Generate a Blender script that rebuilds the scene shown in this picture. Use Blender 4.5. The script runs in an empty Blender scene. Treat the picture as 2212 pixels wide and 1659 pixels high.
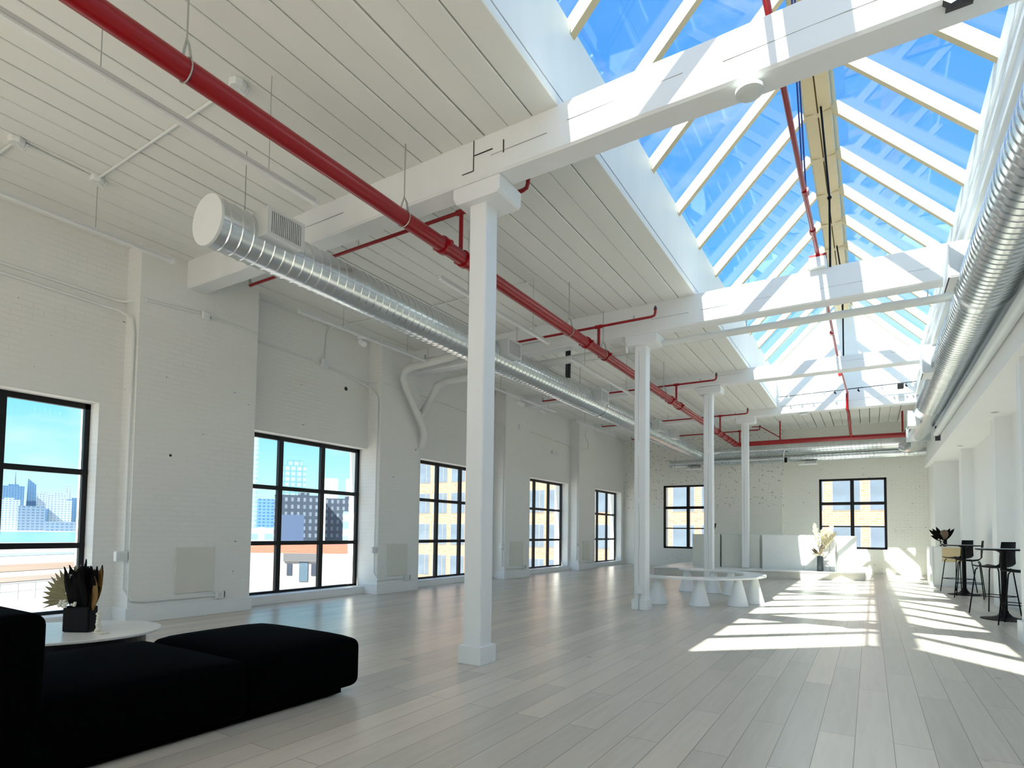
import bpy, math, random
from mathutils import Vector, Matrix
random.seed(7)
PI = math.pi
S = bpy.context.scene
COL = S.collection

# ------------------------------------------------------------------ camera
EYE = Vector((0, 0, 1.25))
F_PX, CX, CY, YAW, PITCH, ROLL = 1240.97, 1121.7, 1093.05, 0.5484, 0.0444, 0.0124
def cam_axes():
    fw = Vector((-math.sin(YAW), math.cos(YAW), 0)); rt = Vector((math.cos(YAW), math.sin(YAW), 0)); up = Vector((0, 0, 1))
    f2 = fw*math.cos(PITCH) + up*math.sin(PITCH); u2 = up*math.cos(PITCH) - fw*math.sin(PITCH)
    return rt*math.cos(ROLL) + u2*math.sin(ROLL), u2*math.cos(ROLL) - rt*math.sin(ROLL), f2
rt, up, fw = cam_axes()
cd = bpy.data.cameras.new('camera'); cam = bpy.data.objects.new('camera', cd); COL.objects.link(cam)
cd.sensor_fit = 'HORIZONTAL'; cd.sensor_width = 36; cd.lens = F_PX/2212*36
cd.shift_x = (1106-CX)/2212; cd.shift_y = (CY-829.5)/2212
cd.clip_start = 0.05; cd.clip_end = 8000
M = Matrix((rt, up, -fw)).transposed().to_4x4(); M.translation = EYE
cam.matrix_world = M
S.camera = cam

# ------------------------------------------------------------------ view, sky, sun
S.view_settings.view_transform = 'Standard'; S.view_settings.look = 'None'
S.view_settings.gamma = 1.0; S.view_settings.use_curve_mapping = False
S.view_settings.exposure = 0.6
SUN_DIR = Vector((0.108, 1.03, -1.0)).normalized()
sd = bpy.data.lights.new('sun', 'SUN'); sun = bpy.data.objects.new('sun', sd); COL.objects.link(sun)
sd.energy = 12.5; sd.angle = math.radians(0.55); sd.color = (1.0, 0.96, 0.82)
sun.rotation_euler = SUN_DIR.to_track_quat('-Z', 'Y').to_euler(); sun.location = (-2, -20, 25)
W = bpy.data.worlds.new('sky'); S.world = W; W.use_nodes = True
nt = W.node_tree; nt.nodes.clear()
def wn(t, **k):
    n = nt.nodes.new(t)
    for a, b in k.items(): setattr(n, a, b)
    return n
tc = wn('ShaderNodeTexCoord'); sx = wn('ShaderNodeSeparateXYZ'); nt.links.new(tc.outputs['Generated'], sx.inputs[0])
rp = wn('ShaderNodeValToRGB'); nt.links.new(sx.outputs['Z'], rp.inputs[0])
el = rp.color_ramp.elements
el[0].position = 0.0; el[0].color = (0.90, 0.98, 1.02, 1); el[1].position = 1.0; el[1].color = (0.06, 0.25, 0.70, 1)
e = el.new(0.05); e.color = (0.55, 0.88, 0.98, 1)
e = el.new(0.18); e.color = (0.20, 0.68, 0.92, 1)
e = el.new(0.50); e.color = (0.10, 0.38, 0.86, 1)
mp = wn('ShaderNodeMapping'); mp.inputs['Scale'].default_value = (1.6, 1.6, 5.0); nt.links.new(tc.outputs['Generated'], mp.inputs[0])
nz = wn('ShaderNodeTexNoise'); nz.inputs['Scale'].default_value = 1.7; nz.inputs['Detail'].default_value = 7; nz.inputs['Roughness'].default_value = .55
nt.links.new(mp.outputs[0], nz.inputs['Vector'])
cr = wn('ShaderNodeValToRGB'); cr.color_ramp.elements[0].position = .50; cr.color_ramp.elements[1].position = .78
cr.color_ramp.elements[1].color = (.75, .75, .75, 1); nt.links.new(nz.outputs[0], cr.inputs[0])
mx = wn('ShaderNodeMix', data_type='RGBA'); nt.links.new(cr.outputs[0], mx.inputs[0]); nt.links.new(rp.outputs[0], mx.inputs[6]); mx.inputs[7].default_value = (.95, .98, 1, 1)
# bright glow around the sun, added behind the camera to fill the room
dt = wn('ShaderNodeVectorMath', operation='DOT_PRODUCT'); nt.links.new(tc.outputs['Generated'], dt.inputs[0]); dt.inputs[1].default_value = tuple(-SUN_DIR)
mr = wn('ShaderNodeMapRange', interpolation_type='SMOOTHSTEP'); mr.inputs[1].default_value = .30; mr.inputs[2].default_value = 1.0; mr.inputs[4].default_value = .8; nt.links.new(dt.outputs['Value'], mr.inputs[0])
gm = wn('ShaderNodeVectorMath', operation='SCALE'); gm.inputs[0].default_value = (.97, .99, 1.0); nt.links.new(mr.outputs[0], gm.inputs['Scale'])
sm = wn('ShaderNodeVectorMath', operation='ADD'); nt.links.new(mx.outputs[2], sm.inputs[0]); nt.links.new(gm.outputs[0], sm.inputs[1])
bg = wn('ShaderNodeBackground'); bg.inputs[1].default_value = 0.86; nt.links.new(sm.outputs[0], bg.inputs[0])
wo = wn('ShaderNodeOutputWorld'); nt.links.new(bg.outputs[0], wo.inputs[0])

# ------------------------------------------------------------------ materials
MATS = {}
def mat(name, col=(.8, .8, .8), rough=.5, metal=0., bump=None, var=None, spec=.5):
    """bump=(kind, scale, strength, dist), var=(scale, amount, stretch)"""
    if name in MATS: return MATS[name]
    m = bpy.data.materials.new(name); m.use_nodes = True; t = m.node_tree; b = t.nodes['Principled BSDF']
    b.inputs['Base Color'].default_value = (*col, 1); b.inputs['Roughness'].default_value = rough; b.inputs['Metallic'].default_value = metal
    b.inputs['Specular IOR Level'].default_value = spec
    c = t.nodes.new('ShaderNodeTexCoord')
    if var is None: var = (3.0, .06, (1, 1, 1))
    mpn = t.nodes.new('ShaderNodeMapping'); mpn.inputs['Scale'].default_value = var[2]; t.links.new(c.outputs['Object'], mpn.inputs[0])
    n = t.nodes.new('ShaderNodeTexNoise'); n.inputs['Scale'].default_value = var[0]; n.inputs['Detail'].default_value = 4; t.links.new(mpn.outputs[0], n.inputs['Vector'])
    r = t.nodes.new('ShaderNodeMapRange'); r.inputs[3].default_value = 1-var[1]; r.inputs[4].default_value = 1+var[1]; t.links.new(n.outputs[0], r.inputs[0])
    h = t.nodes.new('ShaderNodeHueSaturation'); h.inputs['Color'].default_value = (*col, 1); t.links.new(r.outputs[0], h.inputs['Value']); t.links.new(h.outputs[0], b.inputs['Base Color'])
    if bump:
        n2 = t.nodes.new('ShaderNodeTexNoise'); n2.inputs['Scale'].default_value = bump[1]; n2.inputs['Detail'].default_value = 5
        t.links.new(c.outputs['Object'], n2.inputs['Vector'])
        bn = t.nodes.new('ShaderNodeBump'); bn.inputs['Strength'].default_value = bump[2]; bn.inputs['Distance'].default_value = bump[3]
        t.links.new(n2.outputs[0], bn.inputs['Height']); t.links.new(bn.outputs[0], b.inputs['Normal'])
    MATS[name] = m; return m

def brick_mat(name, col, col2, mortar, axes, bw=.21, bh=.07, ms=.010, rough=.6, strength=.5, dist=.006, pits=False):
    m = bpy.data.materials.new(name); m.use_nodes = True; t = m.node_tree; b = t.nodes['Principled BSDF']; b.inputs['Roughness'].default_value = rough
    c = t.nodes.new('ShaderNodeTexCoord'); s = t.nodes.new('ShaderNodeSeparateXYZ'); t.links.new(c.outputs['Object'], s.inputs[0])
    k = t.nodes.new('ShaderNodeCombineXYZ'); t.links.new(s.outputs[axes[0]], k.inputs[0]); t.links.new(s.outputs[axes[1]], k.inputs[1])
    br = t.nodes.new('ShaderNodeTexBrick'); t.links.new(k.outputs[0], br.inputs['Vector'])
    br.inputs['Scale'].default_value = 1; br.inputs['Brick Width'].default_value = bw; br.inputs['Row Height'].default_value = bh
    br.inputs['Mortar Size'].default_value = ms; br.inputs['Mortar Smooth'].default_value = .6; br.inputs['Bias'].default_value = 0
    br.inputs['Color1'].default_value = (*col, 1); br.inputs['Color2'].default_value = (*col2, 1); br.inputs['Mortar'].default_value = (*mortar, 1)
    n = t.nodes.new('ShaderNodeTexNoise'); n.inputs['Scale'].default_value = .9; n.inputs['Detail'].default_value = 6; t.links.new(c.outputs['Object'], n.inputs['Vector'])
    # paint thickness varies: bricks read more in some regions than in others
    cr = t.nodes.new('ShaderNodeMapRange'); cr.inputs[1].default_value = .4; cr.inputs[2].default_value = .62; t.links.new(n.outputs[0], cr.inputs[0])
    mu = t.nodes.new('ShaderNodeMath'); mu.operation = 'MULTIPLY'; t.links.new(br.outputs['Fac'], mu.inputs[0]); t.links.new(cr.outputs[0], mu.inputs[1])
    n3 = t.nodes.new('ShaderNodeTexNoise'); n3.inputs['Scale'].default_value = 14; n3.inputs['Detail'].default_value = 6; t.links.new(c.outputs['Object'], n3.inputs['Vector'])
    ad = t.nodes.new('ShaderNodeMath'); ad.operation = 'MULTIPLY_ADD'; ad.inputs[1].default_value = -1.; t.links.new(mu.outputs[0], ad.inputs[0]); t.links.new(n3.outputs[0], ad.inputs[2])
    bn = t.nodes.new('ShaderNodeBump'); bn.inputs['Strength'].default_value = strength; bn.inputs['Distance'].default_value = dist
    t.links.new(ad.outputs[0], bn.inputs['Height']); t.links.new(bn.outputs[0], b.inputs['Normal'])
    src = br.outputs['Color']
    if pits:   # small chips and open joints in the paint
        n4 = t.nodes.new('ShaderNodeTexNoise'); n4.inputs['Scale'].default_value = 9; n4.inputs['Detail'].default_value = 3; t.links.new(c.outputs['Object'], n4.inputs['Vector'])
        th = t.nodes.new('ShaderNodeMath'); th.operation = 'GREATER_THAN'; th.inputs[1].default_value = pits; t.links.new(n4.outputs[0], th.inputs[0])
        if axes[0] == 0:   # the old brick shows on the left half of the end wall only
            lm = t.nodes.new('ShaderNodeMath'); lm.operation = 'LESS_THAN'; lm.inputs[1].default_value = -2.6; t.links.new(s.outputs[0], lm.inputs[0])
            hm = t.nodes.new('ShaderNodeMath'); hm.operation = 'GREATER_THAN'; hm.inputs[1].default_value = 2.2; t.links.new(s.outputs[2], hm.inputs[0])
            pm_ = t.nodes.new('ShaderNodeMath'); pm_.operation = 'MULTIPLY'; t.links.new(lm.outputs[0], pm_.inputs[0]); t.links.new(hm.outputs[0], pm_.inputs[1])
            pq = t.nodes.new('ShaderNodeMath'); pq.operation = 'MULTIPLY_ADD'; pq.inputs[1].default_value = .10; t.links.new(pm_.outputs[0], pq.inputs[0]); t.links.new(n4.outputs[0], pq.inputs[2]); t.links.new(pq.outputs[0], th.inputs[0])
        m2 = t.nodes.new('ShaderNodeMath'); m2.operation = 'MULTIPLY'; t.links.new(th.outputs[0], m2.inputs[0]); t.links.new(br.outputs['Fac'], m2.inputs[1])
        m3 = t.nodes.new('ShaderNodeMix'); m3.data_type = 'RGBA'; t.links.new(m2.outputs[0], m3.inputs[0]); t.links.new(src, m3.inputs[6]); m3.inputs[7].default_value = (.16, .15, .12, 1)
        src = m3.outputs[2]
    t.links.new(src, b.inputs['Base Color']); return m

WHITE = (.87, .87, .84)
M_brickL = brick_mat('painted_brick_side', WHITE, (.86, .86, .83), (.85, .85, .82), (1, 2), strength=.5, dist=.004, pits=.735)
M_brickF = brick_mat('painted_brick_end', (.87, .86, .80), (.86, .85, .79), (.83, .82, .76), (0, 2), strength=.7, dist=.006, pits=.70)
M_wall = mat('white_plaster', (.88, .89, .88), .6, bump=('n', 40, .08, .002), var=(1.0, .02, (1, 1, 1)))
M_timber = mat('white_painted_timber', (.86, .87, .87), .5, bump=('n', 5, .35, .006), var=(3, .05, (1, 1, .25)))
M_board = mat('white_painted_board', (.87, .865, .82), .55, bump=('n', 2.5, .35, .008), var=(1.3, .06, (1, .2, 1)))
M_gap = mat('dark_gap', (.035, .035, .03), .9)
M_trim = mat('white_trim', (.84, .86, .87), .4)
M_gloss = mat('white_gloss_laminate', (.84, .85, .83), .28)
M_ivory = mat('ivory_panel', (.74, .74, .67), .5)
M_pine = mat('pale_pine', (.56, .45, .27), .5, var=(5, .08, (1, 1, 1)))
M_red = mat('red_pipe_paint', (.30, .002, .006), .30, bump=('n', 30, .05, .001))
M_rod = mat('steel_rod', (.45, .46, .44), .4, .6)
M_dark_steel = mat('dark_steel', (.05, .05, .06), .4, .5)
M_black = mat('black_frame_paint', (.006, .006, .007), .4, spec=.3)
M_blk_plastic = mat('black_plastic', (.003, .003, .004), .5, spec=.12)
M_sofa = mat('black_upholstery', (.0010, .0010, .0013), .95, bump=('n', 90, .3, .002), spec=.03)
M_conduit = mat('painted_conduit', (.80, .82, .81), .5)
M_pipe = mat('painted_drain_pipe', (.77, .78, .75), .45)
M_gray_pipe = mat('pale_grey_pipe', (.72, .77, .79), .4)
M_grille = mat('grille_metal', (.72, .74, .74), .35, .35)
M_duct = mat('galvanised_steel', (.66, .70, .72), .24, .92, bump=('n', 2, .06, .006), var=(5, .16, (1, 1, 1)))
M_ground = mat('pale_ground', (.30, .275, .25), .9, var=(.02, .35, (1, .25, 1)))
M_conc = mat('pale_concrete', (.62, .60, .55), .8, var=(6, .1, (1, 1, 1)))

def glass_mat(name, tint, refl=.10):
    m = bpy.data.materials.new(name); m.use_nodes = True; t = m.node_tree; t.nodes.clear()
    tr = t.nodes.new('ShaderNodeBsdfTransparent'); tr.inputs[0].default_value = (*tint, 1)
    gl = t.nodes.new('ShaderNodeBsdfGlossy'); gl.inputs['Roughness'].default_value = .015; gl.inputs[0].default_value = (1, 1, 1, 1)
    lw = t.nodes.new('ShaderNodeLayerWeight'); lw.inputs[0].default_value = .5
    pw = t.nodes.new('ShaderNodeMath'); pw.operation = 'POWER'; pw.inputs[1].default_value = 4.5; t.links.new(lw.outputs['Facing'], pw.inputs[0])
    fr = t.nodes.new('ShaderNodeMath'); fr.operation = 'MULTIPLY_ADD'; fr.inputs[1].default_value = .30; fr.inputs[2].default_value = .010; t.links.new(pw.outputs[0], fr.inputs[0])
    nz_ = t.nodes.new('ShaderNodeTexNoise'); nz_.inputs['Scale'].default_value = .8
    ma = t.nodes.new('ShaderNodeMath'); ma.operation = 'MULTIPLY_ADD'; ma.inputs[1].default_value = refl; t.links.new(nz_.outputs[0], ma.inputs[0]); t.links.new(fr.outputs[0], ma.inputs[2])
    mi = t.nodes.new('ShaderNodeMixShader'); t.links.new(ma.outputs[0], mi.inputs[0]); t.links.new(tr.outputs[0], mi.inputs[1]); t.links.new(gl.outputs[0], mi.inputs[2])
    o = t.nodes.new('ShaderNodeOutputMaterial'); t.links.new(mi.outputs[0], o.inputs[0]); return m
M_glass = glass_mat('window_glass', (.97, .985, .99), .0)
M_skyglass = glass_mat('skylight_glass', (.90, .96, .99), .035)

def floor_mat():
    m = bpy.data.materials.new('oak_planks'); m.use_nodes = True; t = m.node_tree; b = t.nodes['Principled BSDF']
    c = t.nodes.new('ShaderNodeTexCoord'); s = t.nodes.new('ShaderNodeSeparateXYZ'); t.links.new(c.outputs['Object'], s.inputs[0])
    k = t.nodes.new('ShaderNodeCombineXYZ'); xo = t.nodes.new('ShaderNodeMath'); xo.operation = 'ADD'; xo.inputs[1].default_value = .095; t.links.new(s.outputs[0], xo.inputs[0]); t.links.new(s.outputs[1], k.inputs[0]); t.links.new(xo.outputs[0], k.inputs[1])
    br = t.nodes.new('ShaderNodeTexBrick'); t.links.new(k.outputs[0], br.inputs['Vector'])
    br.offset = .37; br.offset_frequency = 2
    br.inputs['Scale'].default_value = 1; br.inputs['Brick Width'].default_value = 2.1; br.inputs['Row Height'].default_value = .2
    br.inputs['Mortar Size'].default_value = .0022; br.inputs['Mortar Smooth'].default_value = .1; br.inputs['Bias'].default_value = 0.
    br.inputs['Color1'].default_value = (.68, .605, .51, 1); br.inputs['Color2'].default_value = (.53, .485, .42, 1); br.inputs['Mortar'].default_value = (.22, .19, .15, 1)
    mp = t.nodes.new('ShaderNodeMapping'); mp.inputs['Scale'].default_value = (9, .7, 1); t.links.new(c.outputs['Object'], mp.inputs[0])
    n = t.nodes.new('ShaderNodeTexNoise'); n.inputs['Scale'].default_value = 2.2; n.inputs['Detail'].default_value = 8; n.inputs['Distortion'].default_value = .8; t.links.new(mp.outputs[0], n.inputs['Vector'])
    r = t.nodes.new('ShaderNodeMapRange'); r.inputs[3].default_value = .86; r.inputs[4].default_value = 1.14; t.links.new(n.outputs[0], r.inputs[0])
    h = t.nodes.new('ShaderNodeHueSaturation'); t.links.new(br.outputs['Color'], h.inputs['Color']); t.links.new(r.outputs[0], h.inputs['Value'])
    kn = t.nodes.new('ShaderNodeTexVoronoi'); kn.inputs['Scale'].default_value = 1.4; t.links.new(c.outputs['Object'], kn.inputs['Vector'])
    kt = t.nodes.new('ShaderNodeMapRange'); kt.inputs[1].default_value = .02; kt.inputs[2].default_value = .05; kt.inputs[3].default_value = .55; kt.inputs[4].default_value = 1.; t.links.new(kn.outputs['Distance'], kt.inputs[0])
    h2 = t.nodes.new('ShaderNodeHueSaturation'); t.links.new(h.outputs[0], h2.inputs['Color']); t.links.new(kt.outputs[0], h2.inputs['Value'])
    t.links.new(h2.outputs[0], b.inputs['Base Color'])
    n2 = t.nodes.new('ShaderNodeTexNoise'); n2.inputs['Scale'].default_value = 1.2; n2.inputs['Detail'].default_value = 3
    mp2 = t.nodes.new('ShaderNodeMapping'); mp2.inputs['Scale'].default_value = (4.3, .8, 1); t.links.new(c.outputs['Object'], mp2.inputs[0]); t.links.new(mp2.outputs[0], n2.inputs['Vector'])
    mxh = t.nodes.new('ShaderNodeMath'); mxh.operation = 'MULTIPLY_ADD'; mxh.inputs[1].default_value = -1.2; t.links.new(br.outputs['Fac'], mxh.inputs[0]); t.links.new(n2.outputs[0], mxh.inputs[2])
    bn = t.nodes.new('ShaderNodeBump'); bn.inputs['Strength'].default_value = .35; bn.inputs['Distance'].default_value = .004; t.links.new(mxh.outputs[0], bn.inputs['Height']); t.links.new(bn.outputs[0], b.inputs['Normal'])
    b.inputs['Roughness'].default_value = .30; b.inputs['Specular IOR Level'].default_value = .55
    return m
M_floor = floor_mat()

# ------------------------------------------------------------------ mesh helpers
class MB:
    def __init__(s): s.v = []; s.f = []; s.m = []
    def add(s, vs, fs, mi=0):
        o = len(s.v); s.v += [tuple(v) for v in vs]; s.f += [tuple(i+o for i in f) for f in fs]; s.m += [mi]*len(fs); return s
    def box(s, x0, x1, y0, y1, z0, z1, mi=0):
        vs = [(x, y, z) for z in (z0, z1) for y in (y0, y1) for x in (x0, x1)]
        return s.add(vs, [(0, 2, 3, 1), (4, 5, 7, 6), (0, 1, 5, 4), (2, 6, 7, 3), (0, 4, 6, 2), (1, 3, 7, 5)], mi)
    def prism(s, pts, axis, a0, a1, mi=0):
        """polygon pts (2D) extruded along axis ('x','y','z')"""
        n = len(pts)
        def P(p, a):
            return {'x': (a, p[0], p[1]), 'y': (p[0], a, p[1]), 'z': (p[0], p[1], a)}[axis]
        vs = [P(p, a0) for p in pts] + [P(p, a1) for p in pts]
        fs = [(i, (i+1) % n, (i+1) % n+n, i+n) for i in range(n)] + [tuple(range(n-1, -1, -1)), tuple(range(n, 2*n))]
        return s.add(vs, fs, mi)
    def tube(s, pts, r, n=10, mi=0, caps=True):
        pts = [Vector(p) for p in pts]
        rs = r if isinstance(r, (list, tuple)) else [r]*len(pts)
        T = []
        for i in range(len(pts)):
            a = pts[max(0, i-1)]; b = pts[min(len(pts)-1, i+1)]; T.append((b-a).normalized())
        ref = Vector((0, 0, 1)) if abs(T[0].z) < .9 else Vector((0, 1, 0))
        N = (ref - T[0]*ref.dot(T[0])).normalized()
        vs = []
        for i, p in enumerate(pts):
            N = (N - T[i]*N.dot(T[i])).normalized(); B = T[i].cross(N)
            for k in range(n):
                a = 2*PI*k/n; vs.append(p + (N*math.cos(a)+B*math.sin(a))*rs[i])
        fs = [(i*n+k, i*n+(k+1) % n, (i+1)*n+(k+1) % n, (i+1)*n+k) for i in range(len(pts)-1) for k in range(n)]
        if caps: fs += [tuple(range(n-1, -1, -1)), tuple((len(pts)-1)*n+k for k in range(n))]
        return s.add(vs, fs, mi)
    def lathe(s, prof, c=(0, 0, 0), n=24, mi=0):
        vs = []
        for r, z in prof:
            for k in range(n):
                a = 2*PI*k/n; vs.append((c[0]+r*math.cos(a), c[1]+r*math.sin(a), c[2]+z))
        fs = [(i*n+k, i*n+(k+1) % n, (i+1)*n+(k+1) % n, (i+1)*n+k) for i in range(len(prof)-1) for k in range(n)]
        fs += [tuple(range(n-1, -1, -1)), tuple((len(prof)-1)*n+k for k in range(n))]
        return s.add(vs, fs, mi)
    def spiral(s, p0, p1, r, pitch=.115, n=28, rib=.007, mi=0):
        """spiral-seam round duct from p0 to p1 (straight)"""
        p0, p1 = Vector(p0), Vector(p1); L = (p1-p0).length; T = (p1-p0)/L
        ref = Vector((0, 0, 1)); N = (ref - T*ref.dot(T)).normalized(); B = T.cross(N)
        cnt = int(L/pitch); rings = [(0, r)]
        for i in range(1, cnt):
            a = i*pitch; rings += [(a-.012, r), (a-.005, r+rib), (a+.005, r+rib), (a+.012, r)]
        rings.append((L, r)); vs = []
        for idx, (a, rr) in enumerate(rings):
            for k in range(n):
                t = 2*PI*k/n; sh = pitch*(k/n-.5) if 0 < idx < len(rings)-1 else 0
                q = min(max(a+sh, 0), L); vs.append(p0 + T*q + (N*math.cos(t)+B*math.sin(t))*rr)
        fs = [(i*n+k, i*n+(k+1) % n, (i+1)*n+(k+1) % n, (i+1)*n+k) for i in range(len(rings)-1) for k in range(n)]
        fs += [tuple(range(n-1, -1, -1)), tuple((len(rings)-1)*n+k for k in range(n))]
        return s.add(vs, fs, mi)
    def blob(s, c, r, n=8, m=6, mi=0):
        vs = []; r = r if isinstance(r, (tuple, list)) else (r, r, r)
        for i in range(1, m):
            t = PI*i/m
            for k in range(n):
                a = 2*PI*k/n; vs.append((c[0]+r[0]*math.sin(t)*math.cos(a), c[1]+r[1]*math.sin(t)*math.sin(a), c[2]+r[2]*math.cos(t)))
        fs = [(i*n+k, (i+1)*n+k, (i+1)*n+(k+1) % n, i*n+(k+1) % n) for i in range(m-2) for k in range(n)]
        fs += [tuple(range(n)), tuple(reversed([(m-2)*n+k for k in range(n)]))]
        return s.add(vs, fs, mi)
    def build(s, name, mats, parent=None, smooth=False, bevel=0, segs=2, kind=None):
        me = bpy.data.meshes.new(name); me.from_pydata(s.v, [], s.f)
        for mm in (mats if isinstance(mats, (list, tuple)) else [mats]): me.materials.append(mm)
        for i, p in enumerate(me.polygons): p.material_index = s.m[i]
        me.update()
        if smooth:
            me.shade_smooth(); me.set_sharp_from_angle(angle=math.radians(40))
        o = bpy.data.objects.new(name, me); COL.objects.link(o)
        if parent: o.parent = parent
        if bevel:
            b = o.modifiers.new('bevel', 'BEVEL'); b.width = bevel; b.segments = segs; b.limit_method = 'ANGLE'
            if segs > 2:
                me.shade_smooth()
        if kind: o['kind'] = kind
        return o

def thing(name, label, cat, loc=(0, 0, 0), rz=0, group=None):
    o = bpy.data.objects.new(name, None); COL.objects.link(o); o.location = loc; o.rotation_euler = (0, 0, rz); o.empty_display_size = .1
    return tag(o, label, cat, group)
def tag(o, label, cat, group=None):
    o['label'] = label; o['category'] = cat
    if group: o['group'] = group
    return o
def copy_tree(o, parent=None):
    c = o.copy(); COL.objects.link(c); c.parent = parent
    for ch in list(o.children): copy_tree(ch, c)
    return c
def arc(c, r, a0, a1, n, plane='xz'):
    out = []
    for i in range(n+1):
        a = math.radians(a0+(a1-a0)*i/n); x, y = r*math.cos(a), r*math.sin(a)
        out.append((c[0]+x, c[1], c[2]+y) if plane == 'xz' else (c[0], c[1]+x, c[2]+y) if plane == 'yz' else (c[0]+x, c[1]+y, c[2]))
    return out

# ------------------------------------------------------------------ dimensions
XL, XP, XR = -8.5, -8.15, 2.2        # left wall face, pier face, right wall face
YB, YF, YF2 = -6.0, 22.0, 22.3       # back wall, far wall left part, far wall right part
ZC = 4.99
BAY = 4.64; Y1 = 4.53; XC = -3.22
SKL, SKR = -2.30, 1.10               # skylight opening
SKY0, SKY1 = -0.10, 18.25
RX, RZ = -.575, 7.45; CZ = 5.83      # ridge underside and curb top

# ------------------------------------------------------------------ floor
MB().box(XL-.4, XR+.4, YB-.3, YF2+.4, -.25, 0).build('floor', M_floor, kind='structure')

# ------------------------------------------------------------------ ceiling boards
def boards(mb, x0, x1, y0, y1, pitch=.256):
    n = max(1, round((x1-x0)/pitch)); w = (x1-x0)/n
    for i in range(n):
        g0 = random.choice((.006, .010, .015, .018, .012)); a = x0+i*w; b = a+w-g0 if i < n-1 else x1
        dz = random.uniform(-.004, .004)
        mb.prism([(a, ZC+dz+.006), (a+.007, ZC+dz), (b-.007, ZC+dz), (b, ZC+dz+.006), (b, ZC+.05), (a, ZC+.05)], 'y', y0, y1, 0)
ce = MB()
boards(ce, XL, SKL+.01, YB, YF2)
boards(ce, SKR-.03, XR+.3, YB, YF2)
boards(ce, SKL+.01, SKR-.03, SKY1+.12, YF2)
boards(ce, SKL+.01, SKR-.03, YB, SKY0-.12)
for (x0, x1, y0, y1) in ((XL-.4, SKL-.02, YB-.3, YF2+.4), (SKR+.03, XR+.4, YB-.3, YF2+.4), (SKL-.02, SKR, SKY1+.13, YF2+.4), (SKL-.02, SKR, YB-.3, SKY0-.13)):
    ce.box(x0, x1, y0, y1, ZC+.05, ZC+.30, 1)
ce.build('ceiling', [M_board, M_gap], kind='structure')

# ------------------------------------------------------------------ left wall with piers and window openings
WIN = [(-3.9, -1.2), (.75, 3.45), (5.43, 8.12), (9.68, 12.36), (14.28, 17.0), (19.05, 21.75)]  # first opening, behind the camera, is added to let in fill daylight
PIERS = [(-1.0, .4), (3.72, 5.42), (8.10, 9.23), (12.62, 13.9), (17.10, 18.40)]
ZS, ZH = .13, 2.85
wl = MB(); prev = YB-.3
for a, b in WIN:
    wl.box(XL-.5, XL, prev, a, 0, ZC+.05); wl.box(XL-.5, XL, a, b, 0, ZS); wl.box(XL-.5, XL, a, b, ZH, ZC+.05); prev = b
wl.box(XL-.5, XL, prev, YF2+.4, 0, ZC+.05)
for a, b in PIERS: wl.box(XL, XP, a, b, 0, ZC+.01)
WALL_L = wl.build('wall_left', M_brickL, kind='structure')
bl = MB(); cur = YB
for a, b in PIERS:
    bl.box(XL, XL+.03, cur, a-.03, 0, .11); bl.box(XL, XP+.03, a-.03, b+.03, 0, .20); cur = b+.03
bl.box(XL, XL+.03, cur, YF, 0, .11)
bl.build('baseboard_left', M_trim, kind='structure', bevel=.006)
si = MB()
for a, b in WIN: si.box(XL-.26, XL+.015, a+.01, b-.01, ZS-.02, ZS+.012)
si.build('trim_1', M_trim, kind='structure', bevel=.004)

def frame_yz(name, x, y0, y1, z0, z1, ycuts, zcuts, fw_=.06, rw=.05, d=.06):
    m = MB()
    m.box(x-d/2, x+d/2, y0, y0+fw_, z0, z1); m.box(x-d/2, x+d/2, y1-fw_, y1, z0, z1)
    m.box(x-d/2, x+d/2, y0, y1, z1-fw_*1.2, z1); m.box(x-d/2, x+d/2, y0, y1, z0, z0+fw_*.7)
    for y, w in ycuts: m.box(x-d/2-.003, x+d/2+.003, y-w/2, y+w/2, z0, z1)
    for z, w in zcuts: m.box(x-d/2-.006, x+d/2+.006, y0, y1, z-w/2, z+w/2)
    o = m.build(name, M_black, kind='structure'); g = MB().box(x-.008, x, y0+.03, y1-.03, z0+.03, z1-.03).build('window_glass', M_glass, o); return o
for i, (a, b) in enumerate(WIN):
    w = (b-a)/3
    frame_yz('window_%d' % (i or 8), XL-.26, a, b, ZS+.012, ZH, [(a+w, .085), (a+2*w, .085)], [(1.95, .07), (1.0, .07)])

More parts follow.
